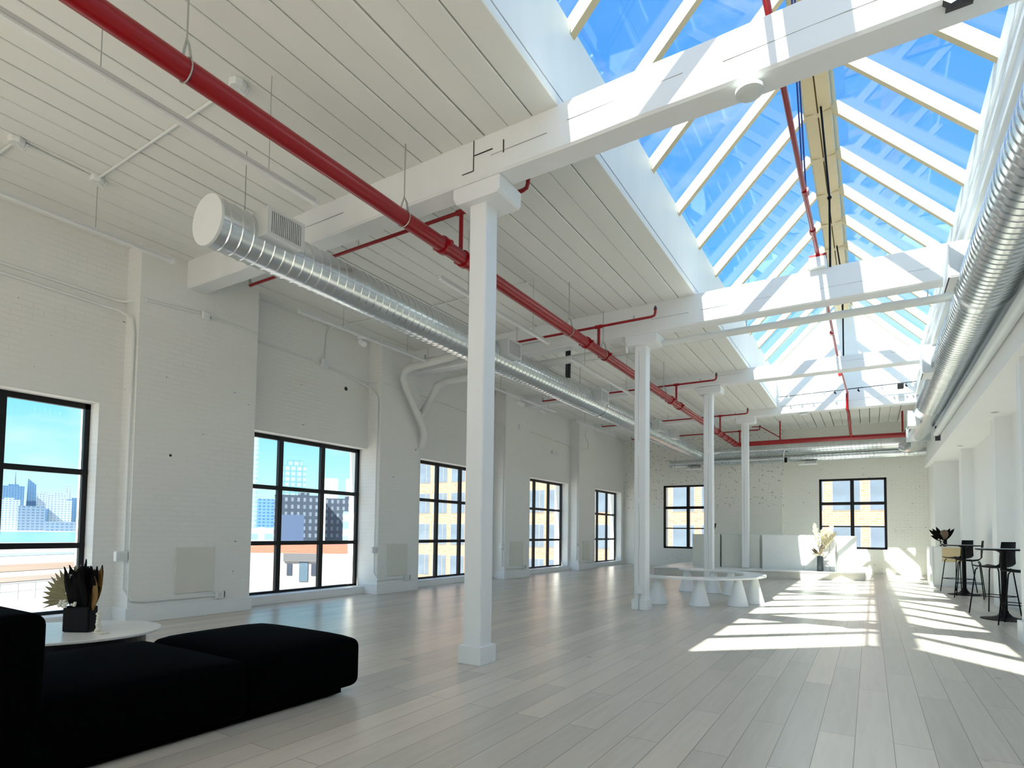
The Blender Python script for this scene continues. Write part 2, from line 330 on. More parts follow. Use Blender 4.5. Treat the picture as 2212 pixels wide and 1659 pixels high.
# ------------------------------------------------------------------ far wall
FW = [(-6.86, -4.98, .68, 3.10), (-1.49, .48, .80, 3.18)]
wf = MB()
a, b, c, d = FW[0]
wf.box(XL-.5, a, YF, YF+.6, 0, ZC+.05); wf.box(a, b, YF, YF+.6, 0, c); wf.box(a, b, YF, YF+.6, d, ZC+.05); wf.box(b, -2.62, YF, YF+.6, 0, ZC+.05)
a, b, c, d = FW[1]
wf.box(-2.62, a, YF2, YF2+.5, 0, ZC+.05); wf.box(a, b, YF2, YF2+.5, 0, c); wf.box(a, b, YF2, YF2+.5, d, ZC+.05); wf.box(b, XR+.4, YF2, YF2+.5, 0, ZC+.05)
wf.box(1.58, 1.80, YF2-.28, YF2, 0, 4.0)
wf.build('wall_far', M_brickF, kind='structure')
def frame_xz(name, y, x0, x1, z0, z1):
    m = MB(); d = .05; xm = (x0+x1)/2; h = z1-z0
    m.box(x0, x0+.075, y-d, y+d, z0, z1); m.box(x1-.075, x1, y-d, y+d, z0, z1); m.box(x0, x1, y-d, y+d, z1-.07, z1); m.box(x0, x1, y-d, y+d, z0, z0+.07)
    m.box(xm-.055, xm+.055, y-d-.005, y+d, z0, z1); m.box(x0, x1, y-d-.008, y+d, z0+h*.645-.05, z0+h*.645+.05); m.box(x0, x1, y-d+.01, y+d, z0+h*.318-.022, z0+h*.318+.022)
    o = m.build(name, M_black, kind='structure'); MB().box(x0+.03, x1-.03, y, y+.008, z0+.03, z1-.03).build('window_glass', M_glass, o)
frame_xz('window_6', YF+.09, *FW[0]); frame_xz('window_7', YF2+.09, *FW[1])

# ------------------------------------------------------------------ right wall, alcove, soffit, back wall
wr = MB()
wr.box(XR, XR+.4, YB-.3, YF2+.4, 0, ZC+.05)
wr.box(1.62, XR, 20.6, YF2, 0, 3.45)
for a in (17.9, 13.4): wr.box(1.96, XR, a, a+.45, 0, 3.45)
wr.box(1.50, XR, YB-.3, YF2, 3.45, ZC+.02)
wr.box(1.575, 1.79, 9.05, 9.27, 0, 3.45)
wr.build('wall_right', M_wall, kind='structure')
MB().box(1.535, 1.83, 9.01, 9.31, 0, .24).build('baseboard_right', M_trim, kind='structure')
wb = MB(); px_ = XL-.5; BW = [(-7.6, -5.0), (-4.2, -1.6), (-.8, 1.2)]  # unseen openings added behind the camera so daylight fills the room
for a, b in BW:
    wb.box(px_, a, YB-.3, YB, 0, ZC+.05); wb.box(a, b, YB-.3, YB, 0, .2); wb.box(a, b, YB-.3, YB, 4.3, ZC+.05); px_ = b
wb.box(px_, XR+.4, YB-.3, YB, 0, ZC+.05)
wb.build('wall_back', M_wall, kind='structure')

# ------------------------------------------------------------------ timber columns
for k in range(4):
    y = Y1+BAY*k; z0 = 0 if k < 3 else .23; zt = (4.60, 4.53, 4.70, 4.78)[k]
    lab = ('white timber column nearest the camera, plinth at its foot', 'white cracked timber column with a socket box at its foot, beside the ring bench',
           'white cracked timber column standing inside the ring bench, third from the camera', 'farthest white timber column, standing on the low platform')[k]
    t = thing('timber_column', lab, 'column', (XC, y, z0), 0, 'timber columns down the room')
    w = .10; m = MB(); H = zt-.16-z0
    nseg = 10; vs = []
    prof = [(-w+.012, -w), (w-.012, -w), (w, -w+.012), (w, w-.012), (w-.012, w), (-w+.012, w), (-w, w-.012), (-w, -w+.012)]
    for i in range(nseg+1):
        z = .02+(H-.02)*i/nseg; dx, dy = random.uniform(-.003, .003), random.uniform(-.003, .003)
        vs += [(px+dx, py+dy, z) for px, py in prof]
    m.add(vs, [(i*8+q, i*8+(q+1) % 8, (i+1)*8+(q+1) % 8, (i+1)*8+q) for i in range(nseg) for q in range(8)]+[tuple(range(7, -1, -1)), tuple(nseg*8+q for q in range(8))])
    m.build('shaft', M_timber, t)
    if k > 0:   # long drying crack on the near face
        cr_ = MB(); px = -.01; pts = []
        for i in range(26):
            px += random.uniform(-.007, .007); px = max(-.035, min(.03, px)); pts.append((px, -w-.0005, .35+(H-.45)*i/25))
        for i in range(25):
            ww = .0010+.0012*math.sin(PI*i/25)
            (x0, yy, za), (x1, _, zb) = pts[i], pts[i+1]
            cr_.add([(x0-ww, yy-.002, za), (x0+ww, yy-.002, za), (x1+ww, yy-.002, zb), (x1-ww, yy-.002, zb), (x0-ww, yy+.004, za), (x0+ww, yy+.004, za), (x1+ww, yy+.004, zb), (x1-ww, yy+.004, zb)],
                    [(0, 1, 2, 3), (0, 4, 5, 1), (1, 5, 6, 2), (2, 6, 7, 3), (3, 7, 4, 0), (7, 6, 5, 4)])
        cr_.build('crack', mat('crack_grey', (.22, .23, .23), .8), t)
    if k < 3: MB().box(-.13, .13, -.13, .13, 0, .17).build('plinth', M_trim, t, bevel=.004)
    MB().prism([(-.24, H+.16-.002), (-.24, H+.06), (-.20, H-.01), (.28, H-.01), (.31, H+.02), (.31, H+.16-.002)], 'y', -.19, .20).build('capital', M_timber, t, bevel=.01)
    if k == 1:
        MB().box(-.05, .05, -.15, -.10, .26, .40).build('socket_box', M_trim, t, bevel=.008)
        MB().tube([(0, -.125, .27), (0, -.137, .17), (0, -.137, .0)], .008).build('conduit', M_rod, t)
    if k == 3: MB().box(-.04, .05, -.14, -.10, .20, .30).build('socket_box', M_trim, t, bevel=.008)

# ------------------------------------------------------------------ ceiling beams
BZ = {-1: 4.60, 0: 4.60, 1: 4.53, 2: 4.70, 3: 4.78}
for k in range(-1, 4):
    y = Y1+BAY*k; zb = BZ[k]
    lab = {-1: 'white timber ceiling beam behind the camera, at the near end of the skylight', 0: 'nearest white timber ceiling beam crossing under the skylight, carrying the dome sensor',
           1: 'second white timber ceiling beam, with a pale pipe running below it', 2: 'third white timber ceiling beam under the skylight', 3: 'farthest white timber ceiling beam, flush with the sunlit end wall of the skylight'}[k]
    t = thing('ceiling_beam', lab, 'beam', (0, y, zb), 0, 'ceiling beams')
    m = MB(); n = 16; x0, x1 = XP-.01 if k >= 0 else XL, 1.52; vs = []
    for i in range(n+1):
        x = x0+(x1-x0)*i/n; dz = random.uniform(-.006, .006); dy = random.uniform(-.006, .006)
        zt = ZC-zb+.012
        vs += [(x, -.21+dy, .02+dz), (x, -.19+dy, dz), (x, .03+dy, dz), (x, .05+dy, .02+dz), (x, .05+dy, zt), (x, -.21+dy, zt)]
    m.add(vs, [(i*6+q, (i+1)*6+q, (i+1)*6+(q+1) % 6, i*6+(q+1) % 6) for i in range(n) for q in range(6)]+[tuple(range(6)), tuple(reversed([n*6+q for q in range(6)]))])
    m.build('timber', M_timber, t)
    c2 = MB()
    for (xa, xb) in ((-2.2, -1.2), (-.9, .3), (-3.0, -2.4), (-6.4, -5.0), (.4, 1.3)):
        zz = random.uniform(.17, .24)
        c2.box(xa, xb, -.2165, -.19, zz, zz+.003)
    c2.build('seam', mat('faint_seam', (.45, .46, .46), .7), t)
    if k == 0:
        c = MB()   # bird's-mouth splice joint line above the column
        for (xa, xb, za, zb_) in ((-3.200, -3.192, .24, .385), (-3.2, -2.98, .232, .24), (-3.2, -3.192, .09, .235), (-3.33, -3.2, .086, .093), (-2.86, -2.853, .16, .28)):
            c.box(xa, xb, -.2185, -.19, za, zb_)
        c.build('splice_joint', M_gap, t)

# ------------------------------------------------------------------ skylight
sk = thing('roof_skylight', 'long pitched glass skylight on pale timber rafters over the right of the room', 'skylight', (0, 0, 0))
cb = MB()
for s, x in ((-1, SKL), (1, SKR)):
    a, b = sorted((x, x+s*.16))
    cb.box(a, b, SKY0, SKY1, ZC, ZC+.10); cb.box(a, b, SKY0, SKY1, ZC+.118, CZ+.10)
    a2, b2 = sorted((x+s*.02, x+s*.16)); cb.box(a2, b2, SKY0, SKY1, ZC+.09, ZC+.13, 1)
x = SKR
cb.box(x-.035, x, SKY0, SKY1, ZC+.30, ZC+.36); cb.box(x-.02, x, SKY0, SKY1, ZC+.55, ZC+.62)
cb.build('curb', [M_timber, M_gap], sk)
sl = (RZ-CZ)/(RX-SKL); slr = (RZ-CZ)/(SKR-RX)
def gable(y0, y1, zb):
    return MB().prism([(SKL-.15, zb), (SKR+.15, zb), (SKR+.15, CZ+.2), (RX, RZ+.42), (SKL-.15, CZ+.2)], 'y', y0, y1)
gable(SKY1, SKY1+.13, 4.80).build('end_wall', M_trim, sk)
gable(SKY0-.13, SKY0, 4.62).build('end_wall', M_trim, sk)
rd = MB()
rd.prism([(RX-.165, RZ-.02), (RX-.01, RZ-.05), (RX-.01, RZ+.28), (RX-.165, RZ+.28)], 'y', SKY0, SKY1)
rd.prism([(RX+.165, RZ-.02), (RX+.165, RZ+.28), (RX+.01, RZ+.28), (RX+.01, RZ-.05)], 'y', SKY0, SKY1)
rd.box(RX-.012, RX+.012, SKY0, SKY1, RZ+.0, RZ+.2, 1)
ridge = rd.build('ridge_beam', [M_pine, mat('pine_seam', (.28, .20, .09), .8)], sk)
RAFT = [-.02+1.1555*j for j in range(16)]
dd = .135; rw = .042
def rafter(y, side):
    m = MB()
    if side < 0: a, b = (SKL+.0, CZ), (RX-.15, RZ-.02); n = Vector((-(b[1]-a[1]), b[0]-a[0])).normalized()
    else: a, b = (SKR-.0, CZ), (RX+.15, RZ-.02); n = Vector((-(a[1]-b[1]), a[0]-b[0])).normalized(); n = n if n.y > 0 else -n
    pts = [a, b, (b[0]+n.x*dd, b[1]+n.y*dd), (a[0]+n.x*dd, a[1]+n.y*dd)]
    m.prism(pts, 'y', y-rw, y+rw); return m
for y in RAFT:
    for s in (-1, 1): rafter(y, s).build('rafter', M_pine, sk)
    # hanger blocks where the rafters meet the ridge
    MB().box(RX-.18, RX+.18, y-.05, y+.05, RZ-.045, RZ+.05).build('ridge_block', M_pine, sk)
gl = MB()
def off(a, b, t0, t1):
    d_ = Vector((b[0]-a[0], b[1]-a[1])).normalized(); n = Vector((-d_.y, d_.x)); n = n if n.y > 0 else -n
    return [(a[0]+n.x*t0, a[1]+n.y*t0), (b[0]+n.x*t0, b[1]+n.y*t0), (b[0]+n.x*t1, b[1]+n.y*t1), (a[0]+n.x*t1, a[1]+n.y*t1)]
for s in (-1, 1):
    a = (SKL-.10, CZ-.07) if s < 0 else (SKR+.10, CZ-.07)
    b = (RX-.03, RZ+.07) if s < 0 else (RX+.03, RZ+.07)
    for j in range(16):
        y0 = RAFT[j]; y1 = RAFT[j+1] if j < 15 else SKY1
        MB().prism(off(a, b, dd+.004, dd+.016), 'y', y0+.004, y1-.004).build('glass_pane', M_skyglass, sk)
MB().prism([(RX-.22, RZ+.24), (RX, RZ+.42), (RX+.22, RZ+.24), (RX, RZ+.47)], 'y', SKY0, SKY1).build('ridge_cap', M_trim, sk)

# outside roof ladder-like frames lying over the glass are only reflections; nothing else is built above the skylight

# ------------------------------------------------------------------ main red sprinkler pipe and branches
RXM, RZM, RR = -3.80, 4.25, .075
FY = 20.15
pm = thing('sprinkler_main_pipe', 'thick red sprinkler pipe running the length of the room and turning across the far end', 'pipe', (RXM, 0, RZM))
MB().tube([(0, -5.5, 0), (0, FY-.15, 0), (.04, FY-.04, 0), (.15, FY, 0), (2.0, FY, 0), (5.42, FY, -.03)], RR, 18).build('pipe_run', M_red, pm, smooth=True)
for y in (4.62, 4.98, 8.2, 8.95, 12.7, 13.4, 16.4, 17.3, 17.9, 18.6, 19.1, 19.6, 19.95):
    cp_ = MB().tube([(0, y-.03, 0), (0, y+.03, 0)], RR+.018, 18).build('coupling', M_red, pm, smooth=True)
    for q in (-1, 1): MB().box(q*.105-.02, q*.105+.02, y-.02, y+.02, -.025, .025).build('bolt', M_red, cp_, bevel=.004)
MB().tube([(5.40, FY, -.03), (5.42, FY, -.03)], RR+.03, 18).build('end_flange', M_red, pm, smooth=True)
def hanger(px, y, x, z, r, top=ZC, mat_=None, parent=None):
    m = MB().tube([(x, y, z+r+.13), (x, y, top)], .006, 6)
    ring = [(x+(r+.006)*math.cos(a), y, z+(r+.006)*math.sin(a)) for a in [2*PI*i/20 for i in range(21)]]
    m.tube(ring, .005, 6)
    m.tube([(x-.055, y, z+r*.8), (x-.03, y, z+r+.08), (x, y, z+r+.14), (x+.03, y, z+r+.08), (x+.055, y, z+r*.8)], .009, 6)
    return m
for y in (1.95, 4.02, 7.58, 8.87, 12.2, 16.8):
    hanger(0, y, 0, 0, RR, ZC-RZM).build('hanger', M_rod, pm, smooth=True)
BR = [(4.92, 4.76, -2.95, -7.62), (8.68, 4.66, -2.84, -7.55), (13.15, 4.70, -2.90, -7.35), (17.72, 4.79, -3.02, -7.62), (20.75, 4.80, -3.15, -7.70)]
names = ('nearest', 'second', 'third', 'fourth', 'fifth, farthest')
for i, (y, z, xe, xs) in enumerate(BR):
    t = thing('sprinkler_branch_pipe', '%s thin red sprinkler branch under the ceiling boards, %s' % (names[i], ('just past the first beam', 'before the second beam', 'before the third beam', 'before the farthest beam', 'by the far wall')[i]), 'pipe', (RXM, y, z), 0, 'red sprinkler branches')
    a, b = xs-RXM, xe-RXM
    MB().tube([(a, 0, 0), (b-.06, 0, 0), (b-.015, 0, .015), (b, 0, .06), (b, 0, .11)], .021, 10).build('pipe_run', M_red, t, smooth=True)
    m = MB().tube([(b, 0, .10), (b, 0, .13)], .026, 10); m.blob((b, 0, .145), (.018, .018, .02)); m.build('sprinkler_head', M_dark_steel, t, smooth=True)
    m = MB().tube([(0, 0, 0), (0, 0, RZM-z+.02)], .024, 10); m.tube([(-.06, 0, 0), (.06, 0, 0)], .032, 10); m.build('riser', M_red, t, smooth=True)
    m = MB()
    for hx in (-1.6, -3.0): m.tube([(hx, 0, -.02), (hx, 0, ZC-z)], .005, 6)
    m.tube([(a, 0, 0), (a, 0, .09)], .02, 8); m.tube([(b-.35, 0, 0), (b-.35, 0, .07)], .014, 8)
    m.build('hanger', M_rod, t)
# far cross pipe drops
t = thing('sprinkler_drop_pipe', 'red sprinkler riser pair with a diagonal brace above the far cross pipe, left side', 'pipe', (-2.45, FY, RZM+RR-.01))
MB().tube([(0, 0, 0), (0, 0, .62)], .022, 10).build('riser', M_red, t, smooth=True)
MB().tube([(0, 0, .08), (-.62, .2, .52), (-.9, .3, .55)], .016, 8).build('brace', M_red, t, smooth=True)
t = thing('sprinkler_drop_pipe', 'red sprinkler riser with twin braces above the far cross pipe, beside the right duct', 'pipe', (.85, FY, RZM+RR-.01))
MB().tube([(0, 0, 0), (0, 0, .62)], .026, 10).build('riser', M_red, t, smooth=True)
MB().tube([(.05, 0, 0), (.22, .1, .3), (.30, .12, .60)], .014, 8).build('brace', M_red, t, smooth=True)

# ------------------------------------------------------------------ sprinkler line under the skylight ridge
t = thing('skylight_sprinkler_pipe', 'dark red sprinkler pipe running along the skylight over the beams, dropping at the far end', 'pipe', (-.60, 0, 5.20))
MB().tube([(-.02, .2, 0), (0, 7.0, 0), (.02, 9.0, 0)], .027, 12).build('pipe_run', M_red, t, smooth=True)
MB().tube([(.02, 9.35, 0), (.03, 14, 0), (.10, 18.0, .0)], .025, 12).build('pipe_run', mat('pinkish_red_paint', (.42, .08, .10), .4), t, smooth=True)  # paler, pinker red on the farther run
MB().tube([(.10, 18.0, .0), (.10, 18.1, -.05), (.10, 18.14, -.45), (.12, 18.3, -.52), (.12, 18.75, -.53), (.12, 18.85, -.6), (.14, FY, -1.0+.05)], .035, 12).build('drop', M_red, t, smooth=True)
for y in (7.2, 8.2, 12.6, 16.0):
    MB().tube([(0.01, y-.05, 0), (.01, y+.05, 0)], .040, 12).build('coupling', M_red, t, smooth=True)
m = MB().box(-.09, .12, 8.86, 9.12, -.2, -.06); m.build('support_block', M_trim, t)
MB().box(-.09, .13, 8.9, 9.0, -.045, -.01).build('foot_plate', M_red, t)
for dx, dy in ((0.0, 7.05), (.02, 7.15)):
    MB().tube([(dx, dy, .03), (.03+dx, dy-2.1, RZ-5.2)], .009, 8).build('hanger', mat('blue_cable', (.02, .05, .25), .4), t)
t = thing('hanging_strap', 'thin black strap hanging from the skylight ridge down to the second beam', 'strap', (-.43, 8.95, ZC+.005))
m = MB().tube([(0, 0, 0), (0, 0, 1.0), (-.1, 0.1, RZ-ZC-.04)], .014, 8); m.blob((0, 0, .99), .03); m.build('strap', M_blk_plastic, t)
t = thing('hanging_strap', 'thin black strap hanging from the skylight ridge down to the third beam', 'strap', (-.43, 13.6, ZC+.005))
MB().tube([(0, 0, 0), (0, 0, 1.6), (-.1, 0.1, RZ-ZC-.04)], .014, 8).build('strap', M_blk_plastic, t)

# dome sensor under near beam
t = thing('dome_sensor', 'white rounded dome sensor under the nearest ceiling beam', 'sensor', (-.725, 4.40, 4.605))
MB().lathe([(.045, .01), (.045, -.03), (.085, -.034), (.102, -.05), (.10, -.075), (.075, -.095), (.0, -.10)], n=28).build('housing', mat('sensor_plastic', (.72, .75, .73), .35), t, smooth=True)
# broken bracket on the near beam, right
t = thing('beam_bracket', 'dark torn metal bracket under the nearest beam at its right end', 'bracket', (.50, 4.50, 4.59))
m = MB().box(-.05, .09, -.17, -.10, -.008, .012); m.prism([(-.07, .01), (-.03, -.03), (.03, -.012), (.08, -.035), (.13, .01)], 'y', -.20, -.15)
m.build('plate', M_dark_steel, t)

# ------------------------------------------------------------------ left spiral duct
DX, DZ, DR = -5.24, 4.12, .23
t = thing('spiral_duct', 'long silver spiral duct over the window side, its round end cap facing us', 'duct', (DX, 0, DZ))
MB().spiral((0, 2.95, 0), (0, 20.7, 0), DR).build('duct_run', M_duct, t, smooth=True)
MB().tube([(0, 2.93, 0), (0, 2.955, 0)], DR+.012, 32).build('end_cap', M_conduit, t)
for y in (7.45, 12.0, 15.0):
    MB().tube([(0, y-.05, 0), (0, y+.05, 0)], DR+.012, 28).build('joint_band', M_duct, t, smooth=True)
m = MB()
for y in (3.3, 7.05, 11.0, 14.6): m.tube([(0, y, DR), (0, y, ZC-DZ)], .006, 6)
m.build('hanger', M_rod, t)
regs = [(3.50, 0), (7.75, 1), (11.45, 2), (15.35, 3), (16.9, 4)]
rl = ('nearest silver air register, louvred grille on the side of the spiral duct', 'second silver air register on the spiral duct, right of the nearest column', 'third silver air register on the spiral duct, left of the second column', 'fourth silver air register on the spiral duct, between second and third columns', 'large plain silver box near the far end of the spiral duct')
def register(y, i, x=DX, z=DZ, r=DR, side=1):
    g = thing('air_register', rl[i] if isinstance(i, int) else i, 'air register', (x, y, z), 0, 'registers on the ducts')
    L = .20; xa, xb = side*(r*.55), side*(r+.14)
    a, b = min(xa, xb), max(xa, xb)
    m = MB(); m.box(a, b, -L, L, -.06, .20); bx_ = m.build('box', M_grille, g, bevel=.004)
    xf = side*(r+.142); m = MB()
    x0, x1 = sorted((xf, xf+side*.004)); m.box(x0, x1, -L+.03, L-.03, -.035, .175); m.build('opening', mat('dark_opening', (.03, .03, .03), .8), bx_)
    m = MB(); x0, x1 = sorted((xf+side*.004, xf+side*.016))
    for q in range(15):
        yy = -L+.05+q*(2*L-.1)/14; m.box(x0, x1, yy-.006, yy+.006, -.035, .175)
    m.box(x0, x1, -L-.01, -L+.035, -.03, .17); m.box(x0, x1, L-.035, L+.01, -.03, .17); m.box(x0, x1, -L-.01, L+.01, -.07, -.03); m.box(x0, x1, -L-.01, L+.01, .17, .21)
    m.build('louvre', M_grille, bx_)
    return g
for y, i in regs: register(y, i)
t = thing('strut_post', 'short grey slotted steel strut between the second beam and the spiral duct', 'strut', (-5.2, 10.35, 4.37))
m = MB(); m.box(-.045, -.035, -.03, .03, 0, .62); m.box(.035, .045, -.03, .03, 0, .62); m.box(-.045, .045, -.03, -.024, 0, .62); m.build('channel', M_dark_steel, t)
# elbow and far horizontal ducts
t = thing('cross_duct', 'upper silver spiral duct running across the far wall, curving out of the left duct', 'duct', (0, 21.25, 4.16))
MB().spiral((-4.6, 0, 0), (1.3, 0, 0), .17, n=24).build('duct_run', M_duct, t, smooth=True)
MB().tube([(DX, -.58, -.04), (DX+.03, -.38, -.03), (DX+.16, -.16, -.02), (DX+.38, -.03, 0), (DX+.68, 0, 0)], [.22, .215, .20, .18, .172], 24).build('elbow', M_duct, t, smooth=True)
MB().tube([(.35, 0, 0), (1.0, 0, 0)], .185, 24).build('sleeve', M_duct, t, smooth=True)
t = thing('cross_duct', 'lower silver duct running across the far wall with a closed left end', 'duct', (0, 21.45, 3.86))
MB().spiral((-6.4, 0, 0), (1.5, 0, 0), .13, n=24).build('duct_run', M_duct, t, smooth=True)
MB().tube([(-6.43, 0, 0), (-6.38, 0, 0)], .14, 24).build('end_cap', M_duct, t, smooth=True)
MB().tube([(.15, 0, 0), (.75, 0, 0)], .14, 24).build('sleeve', M_duct, t, smooth=True)
for x, lab in ((-5.55, 'small white square light under the lower far duct, at its left end'), (-1.75, 'small white square light under the lower far duct, above the bar counter')):
    t = thing('duct_fitting', lab.replace('light', 'fitting'), 'fitting', (x, 21.42, 3.63), 0, 'fittings under the far duct')
    MB().box(-.27, .27, -.12, .12, -.02, .02).build('panel', M_trim, t, bevel=.004); MB().box(-.10, .22, -.125, .12, .02, .10).build('body', M_rod, t)
t = thing('floodlight', 'small black and white floodlight clamped to the far ducts above the bar', 'floodlight', (-2.42, 21.04, 3.70))
m = MB().tube([(0, 0, .45), (-.03, 0, .3), (-.03, 0, .1)], .018, 8); m.blob((-.03, 0, .1), .05); m.build('bracket', M_trim, t, smooth=True)
MB().box(-.01, .07, -.05, .05, -.02, .14).build('lamp_head', M_blk_plastic, t, bevel=.01)

# ------------------------------------------------------------------ right big duct and wall pipe
t = thing('spiral_duct', 'large silver spiral duct along the right side under the skylight edge', 'duct', (1.17, 0, 4.14))
MB().spiral((0, -4, 0), (0, 8.3, 0), .285, pitch=.11, n=36).build('duct_run', M_duct, t, smooth=True)
MB().spiral((0, 8.3, 0), (0, 15.3, 0), .265, pitch=.11, n=36).build('duct_run', M_duct, t, smooth=True)
MB().tube([(0, 15.3, 0), (0, 17.8, -.02), (-.02, 18.9, -.06)], [.265, .25, .24], 32).build('plain_run', M_duct, t, smooth=True)
MB().tube([(0, 8.25, 0), (0, 8.33, 0)], .30, 36).build('joint_band', M_duct, t, smooth=True)
MB().box(-.30, .26, 18.85, 18.95, -.31, .10).build('end_plate', M_duct, t)
MB().tube([(-.1, 18.9, -.1), (.0, 19.6, -.14), (.05, 20.4, -.2), (-.1, 21.0, -.2), (-.3, 21.1, -.1)], .17, 20).build('elbow', M_duct, t, smooth=True)
rl2 = ('silver outlet box on the left of the big right duct, beside the second beam', 'silver outlet box on the left of the big right duct, beside the third beam', 'silver outlet box at the far end of the big right duct')
for (y, z, h), lab in zip(((8.15, 4.32, .30), (11.95, 4.18, .34), (16.3, 3.96, .26)), rl2):
    g = thing('duct_outlet_box', lab, 'outlet box', (.86, y, z), 0, 'outlet boxes on the right duct')
    m = MB(); m.box(-.06, .16, -.25, .25, -h/2, h/2+.08); m.build('box', M_grille, g, bevel=.006)
    m = MB(); m.box(-.075, -.06, -.26, .26, -h/2-.01, h/2+.09); m.box(-.07, .12, -.24, .24, -h/2-.01, -h/2); m.build('flange', M_trim, g)
t = thing('wall_pipe', 'long pale grey pipe running below the big duct along the right soffit', 'pipe', (1.425, 0, 3.79))
MB().tube([(0, -4, 0), (0, 17.3, 0)], .072, 18).build('pipe_run', M_gray_pipe, t, smooth=True)
MB().box(-.03, .07, 17.3, 17.36, -.18, .18).build('end_bracket', M_dark_steel, t)
# pipe below second beam
t = thing('beam_pipe', 'white pipe with couplings running sideways below the second beam', 'pipe', (0, 9.32, 4.42))
MB().tube([(-3.0, 0, -.01), (-2.9, 0, 0), (1.15, 0, 0)], .055, 16).build('pipe_run', M_pipe, t, smooth=True)
for x in (-2.3, -.98, .3): MB().tube([(x-.14, 0, 0), (x+.14, 0, 0)], .064, 16).build('coupling', M_pipe, t, smooth=True)
m = MB()
for x in (-1.6, -.5, .7): m.tube([(x, 0, 0), (x, 0, .16)], .01, 6)
m.build('hanger', M_pipe, t)
# conduit below 2nd beam at left part
# ------------------------------------------------------------------ suspended linear lights
M_tube = mat('milky_diffuser', (.82, .83, .82), .35)
def linear(lab, x, z, y0, y1, wires, w=.022):
    t = thing('linear_light', lab, 'light', (x, 0, z), 0, 'suspended linear lights')
    MB().box(-w*1.1, w*1.1, y0, y1, .0, .028).build('housing', M_grille, t)
    MB().box(-w, w, y0+.01, y1-.01, -.022, 0).build('diffuser', M_tube, t, bevel=.004)
    MB().box(-w*1.15, w*1.15, y1-.02, y1+.02, -.024, .03).build('end_cap', M_trim, t)
    m = MB()
    for y in wires: m.tube([(0, y, .02), (0, y, ZC-z)], .0035, 5)
    m.build('suspension_wire', M_rod, t)
linear('slim suspended linear light nearest us, above the end of the spiral duct', -4.18, 4.155, -3, 3.30, (1.62, 2.83))
linear('slim suspended linear light past the first beam, behind the nearest column', -4.2, 4.16, 5.05, 7.66, (5.6, 7.2))
linear('slim suspended linear light in the third bay, above the red main pipe', -4.2, 4.12, 8.45, 11.45, (9.0, 11.0))
linear('slim suspended linear light close to the left wall, nearest us', -7.22, 4.49, -3, 3.63, (.2, 2.82))
linear('slim suspended linear light close to the left wall in the second bay', -7.22, 4.49, 5.45, 8.32, (6.3, 7.8))
linear('slim suspended linear light close to the left wall in the fourth bay', -7.22, 4.47, 14.9, 17.85, (15.5, 17.4))
# track with spots
t = thing('track_rail', 'short white lighting track hung near the left wall behind the nearest column', 'track', (-7.2, 0, 4.46))
MB().box(-.02, .02, 10.6, 13.6, 0, .03).build('rail', M_trim, t)
m = MB()
for y in (10.9, 13.2): m.tube([(0, y, .03), (0, y, ZC-4.46)], .004, 5)
m.build('suspension_wire', M_rod, t)
def spot(lab, loc, rz=0):
    g = thing('spotlight', lab, 'spotlight', loc, rz, 'white track spotlights')
    MB().box(-.03, .03, -.07, .07, -.03, .0).build('adapter', M_trim, g)
    MB().tube([(0, 0, -.02), (0, 0, -.08)], .012, 8).build('stem', M_trim, g)
    MB().tube([(-.05, 0, -.07), (.09, .03, -.15)], .045, 14).build('lamp_head', M_trim, g)
spot('white spotlight on the short track, left one behind the nearest column', (-7.2, 11.75, 4.46)); spot('white spotlight on the short track, right one behind the nearest column', (-7.2, 12.85, 4.46), .6)
spot('single white spotlight under the left ceiling before the drain pipes', (-7.22, 6.69, 4.468), -.5)
# end wall track inside skylight
t = thing('track_rail', 'thin black lighting track across the sunlit end wall of the skylight', 'track', (0, 18.0, 5.27))
MB().tube([(-2.25, 0, -.03), (1.08, 0, .02)], .014, 6).build('rail', M_dark_steel, t)
for j, (x, c) in enumerate(((-1.95, 0), (-1.65, 0), (-1.35, 0), (-1.05, 0), (-.78, 1), (-.52, 0), (-.22, 1), (.32, 0), (.58, 0), (.86, 1), (1.0, 0))):
    m = MB().tube([(x, 0, 0), (x, -.02, -.05)], .008, 6); m.tube([(x-.02, 0, -.05), (x+.015, -.03, -.10)], .02, 8)
    m.build('spot_clip', M_blk_plastic if c else M_trim, t)
MB().box(.66, .80, -.07, .05, -.14, -.01).build('projector', M_blk_plastic, t, bevel=.01)
MB().box(-2.28, -2.18, -.05, .05, -.12, .0).build('end_box', M_trim, t)
t = thing('smoke_detector', 'round white smoke detector under the farthest beam', 'smoke detector', (-1.62, 18.42, 4.78))
MB().lathe([(.07, 0), (.13, -.01), (.12, -.035), (.06, -.05), (0, -.05)], n=24).build('housing', M_trim, t, smooth=True)

# ceiling junction boxes and conduits
def jbox(lab, x, y, w=.07):
    t = thing('junction_box', lab, 'junction box', (x, y, ZC-.004), 0, 'ceiling junction boxes')
    MB().lathe([(w, 0), (w, -.045), (w*.9, -.055), (0, -.055)], n=8).build('box', M_conduit, t)
    MB().tube([(0, .0, -.05), (.03, .05, -.11), (.045, .07, -.03)], .006, 6).build('cable', M_conduit, t)
jbox('octagonal junction box on the boards, beside the red main pipe nearest us', -4.48, 2.72)
jbox('octagonal junction box on the boards, farther left near the upper left corner', -7.0, 2.05)
jbox('octagonal junction box on the boards at the wall end of the sloping conduit', -7.03, 2.74)
jbox('octagonal junction box on the boards above the spiral duct in the second bay', -6.5, 7.25)
def conduit(lab, pts, r=.012, mt=None, grp='painted conduits'):
    c = Vector(pts[0]); t = thing('conduit', lab, 'conduit', c, 0, grp)
    MB().tube([Vector(p)-c for p in pts], r, 8).build('tube', mt or M_conduit, t, smooth=True)
    return t
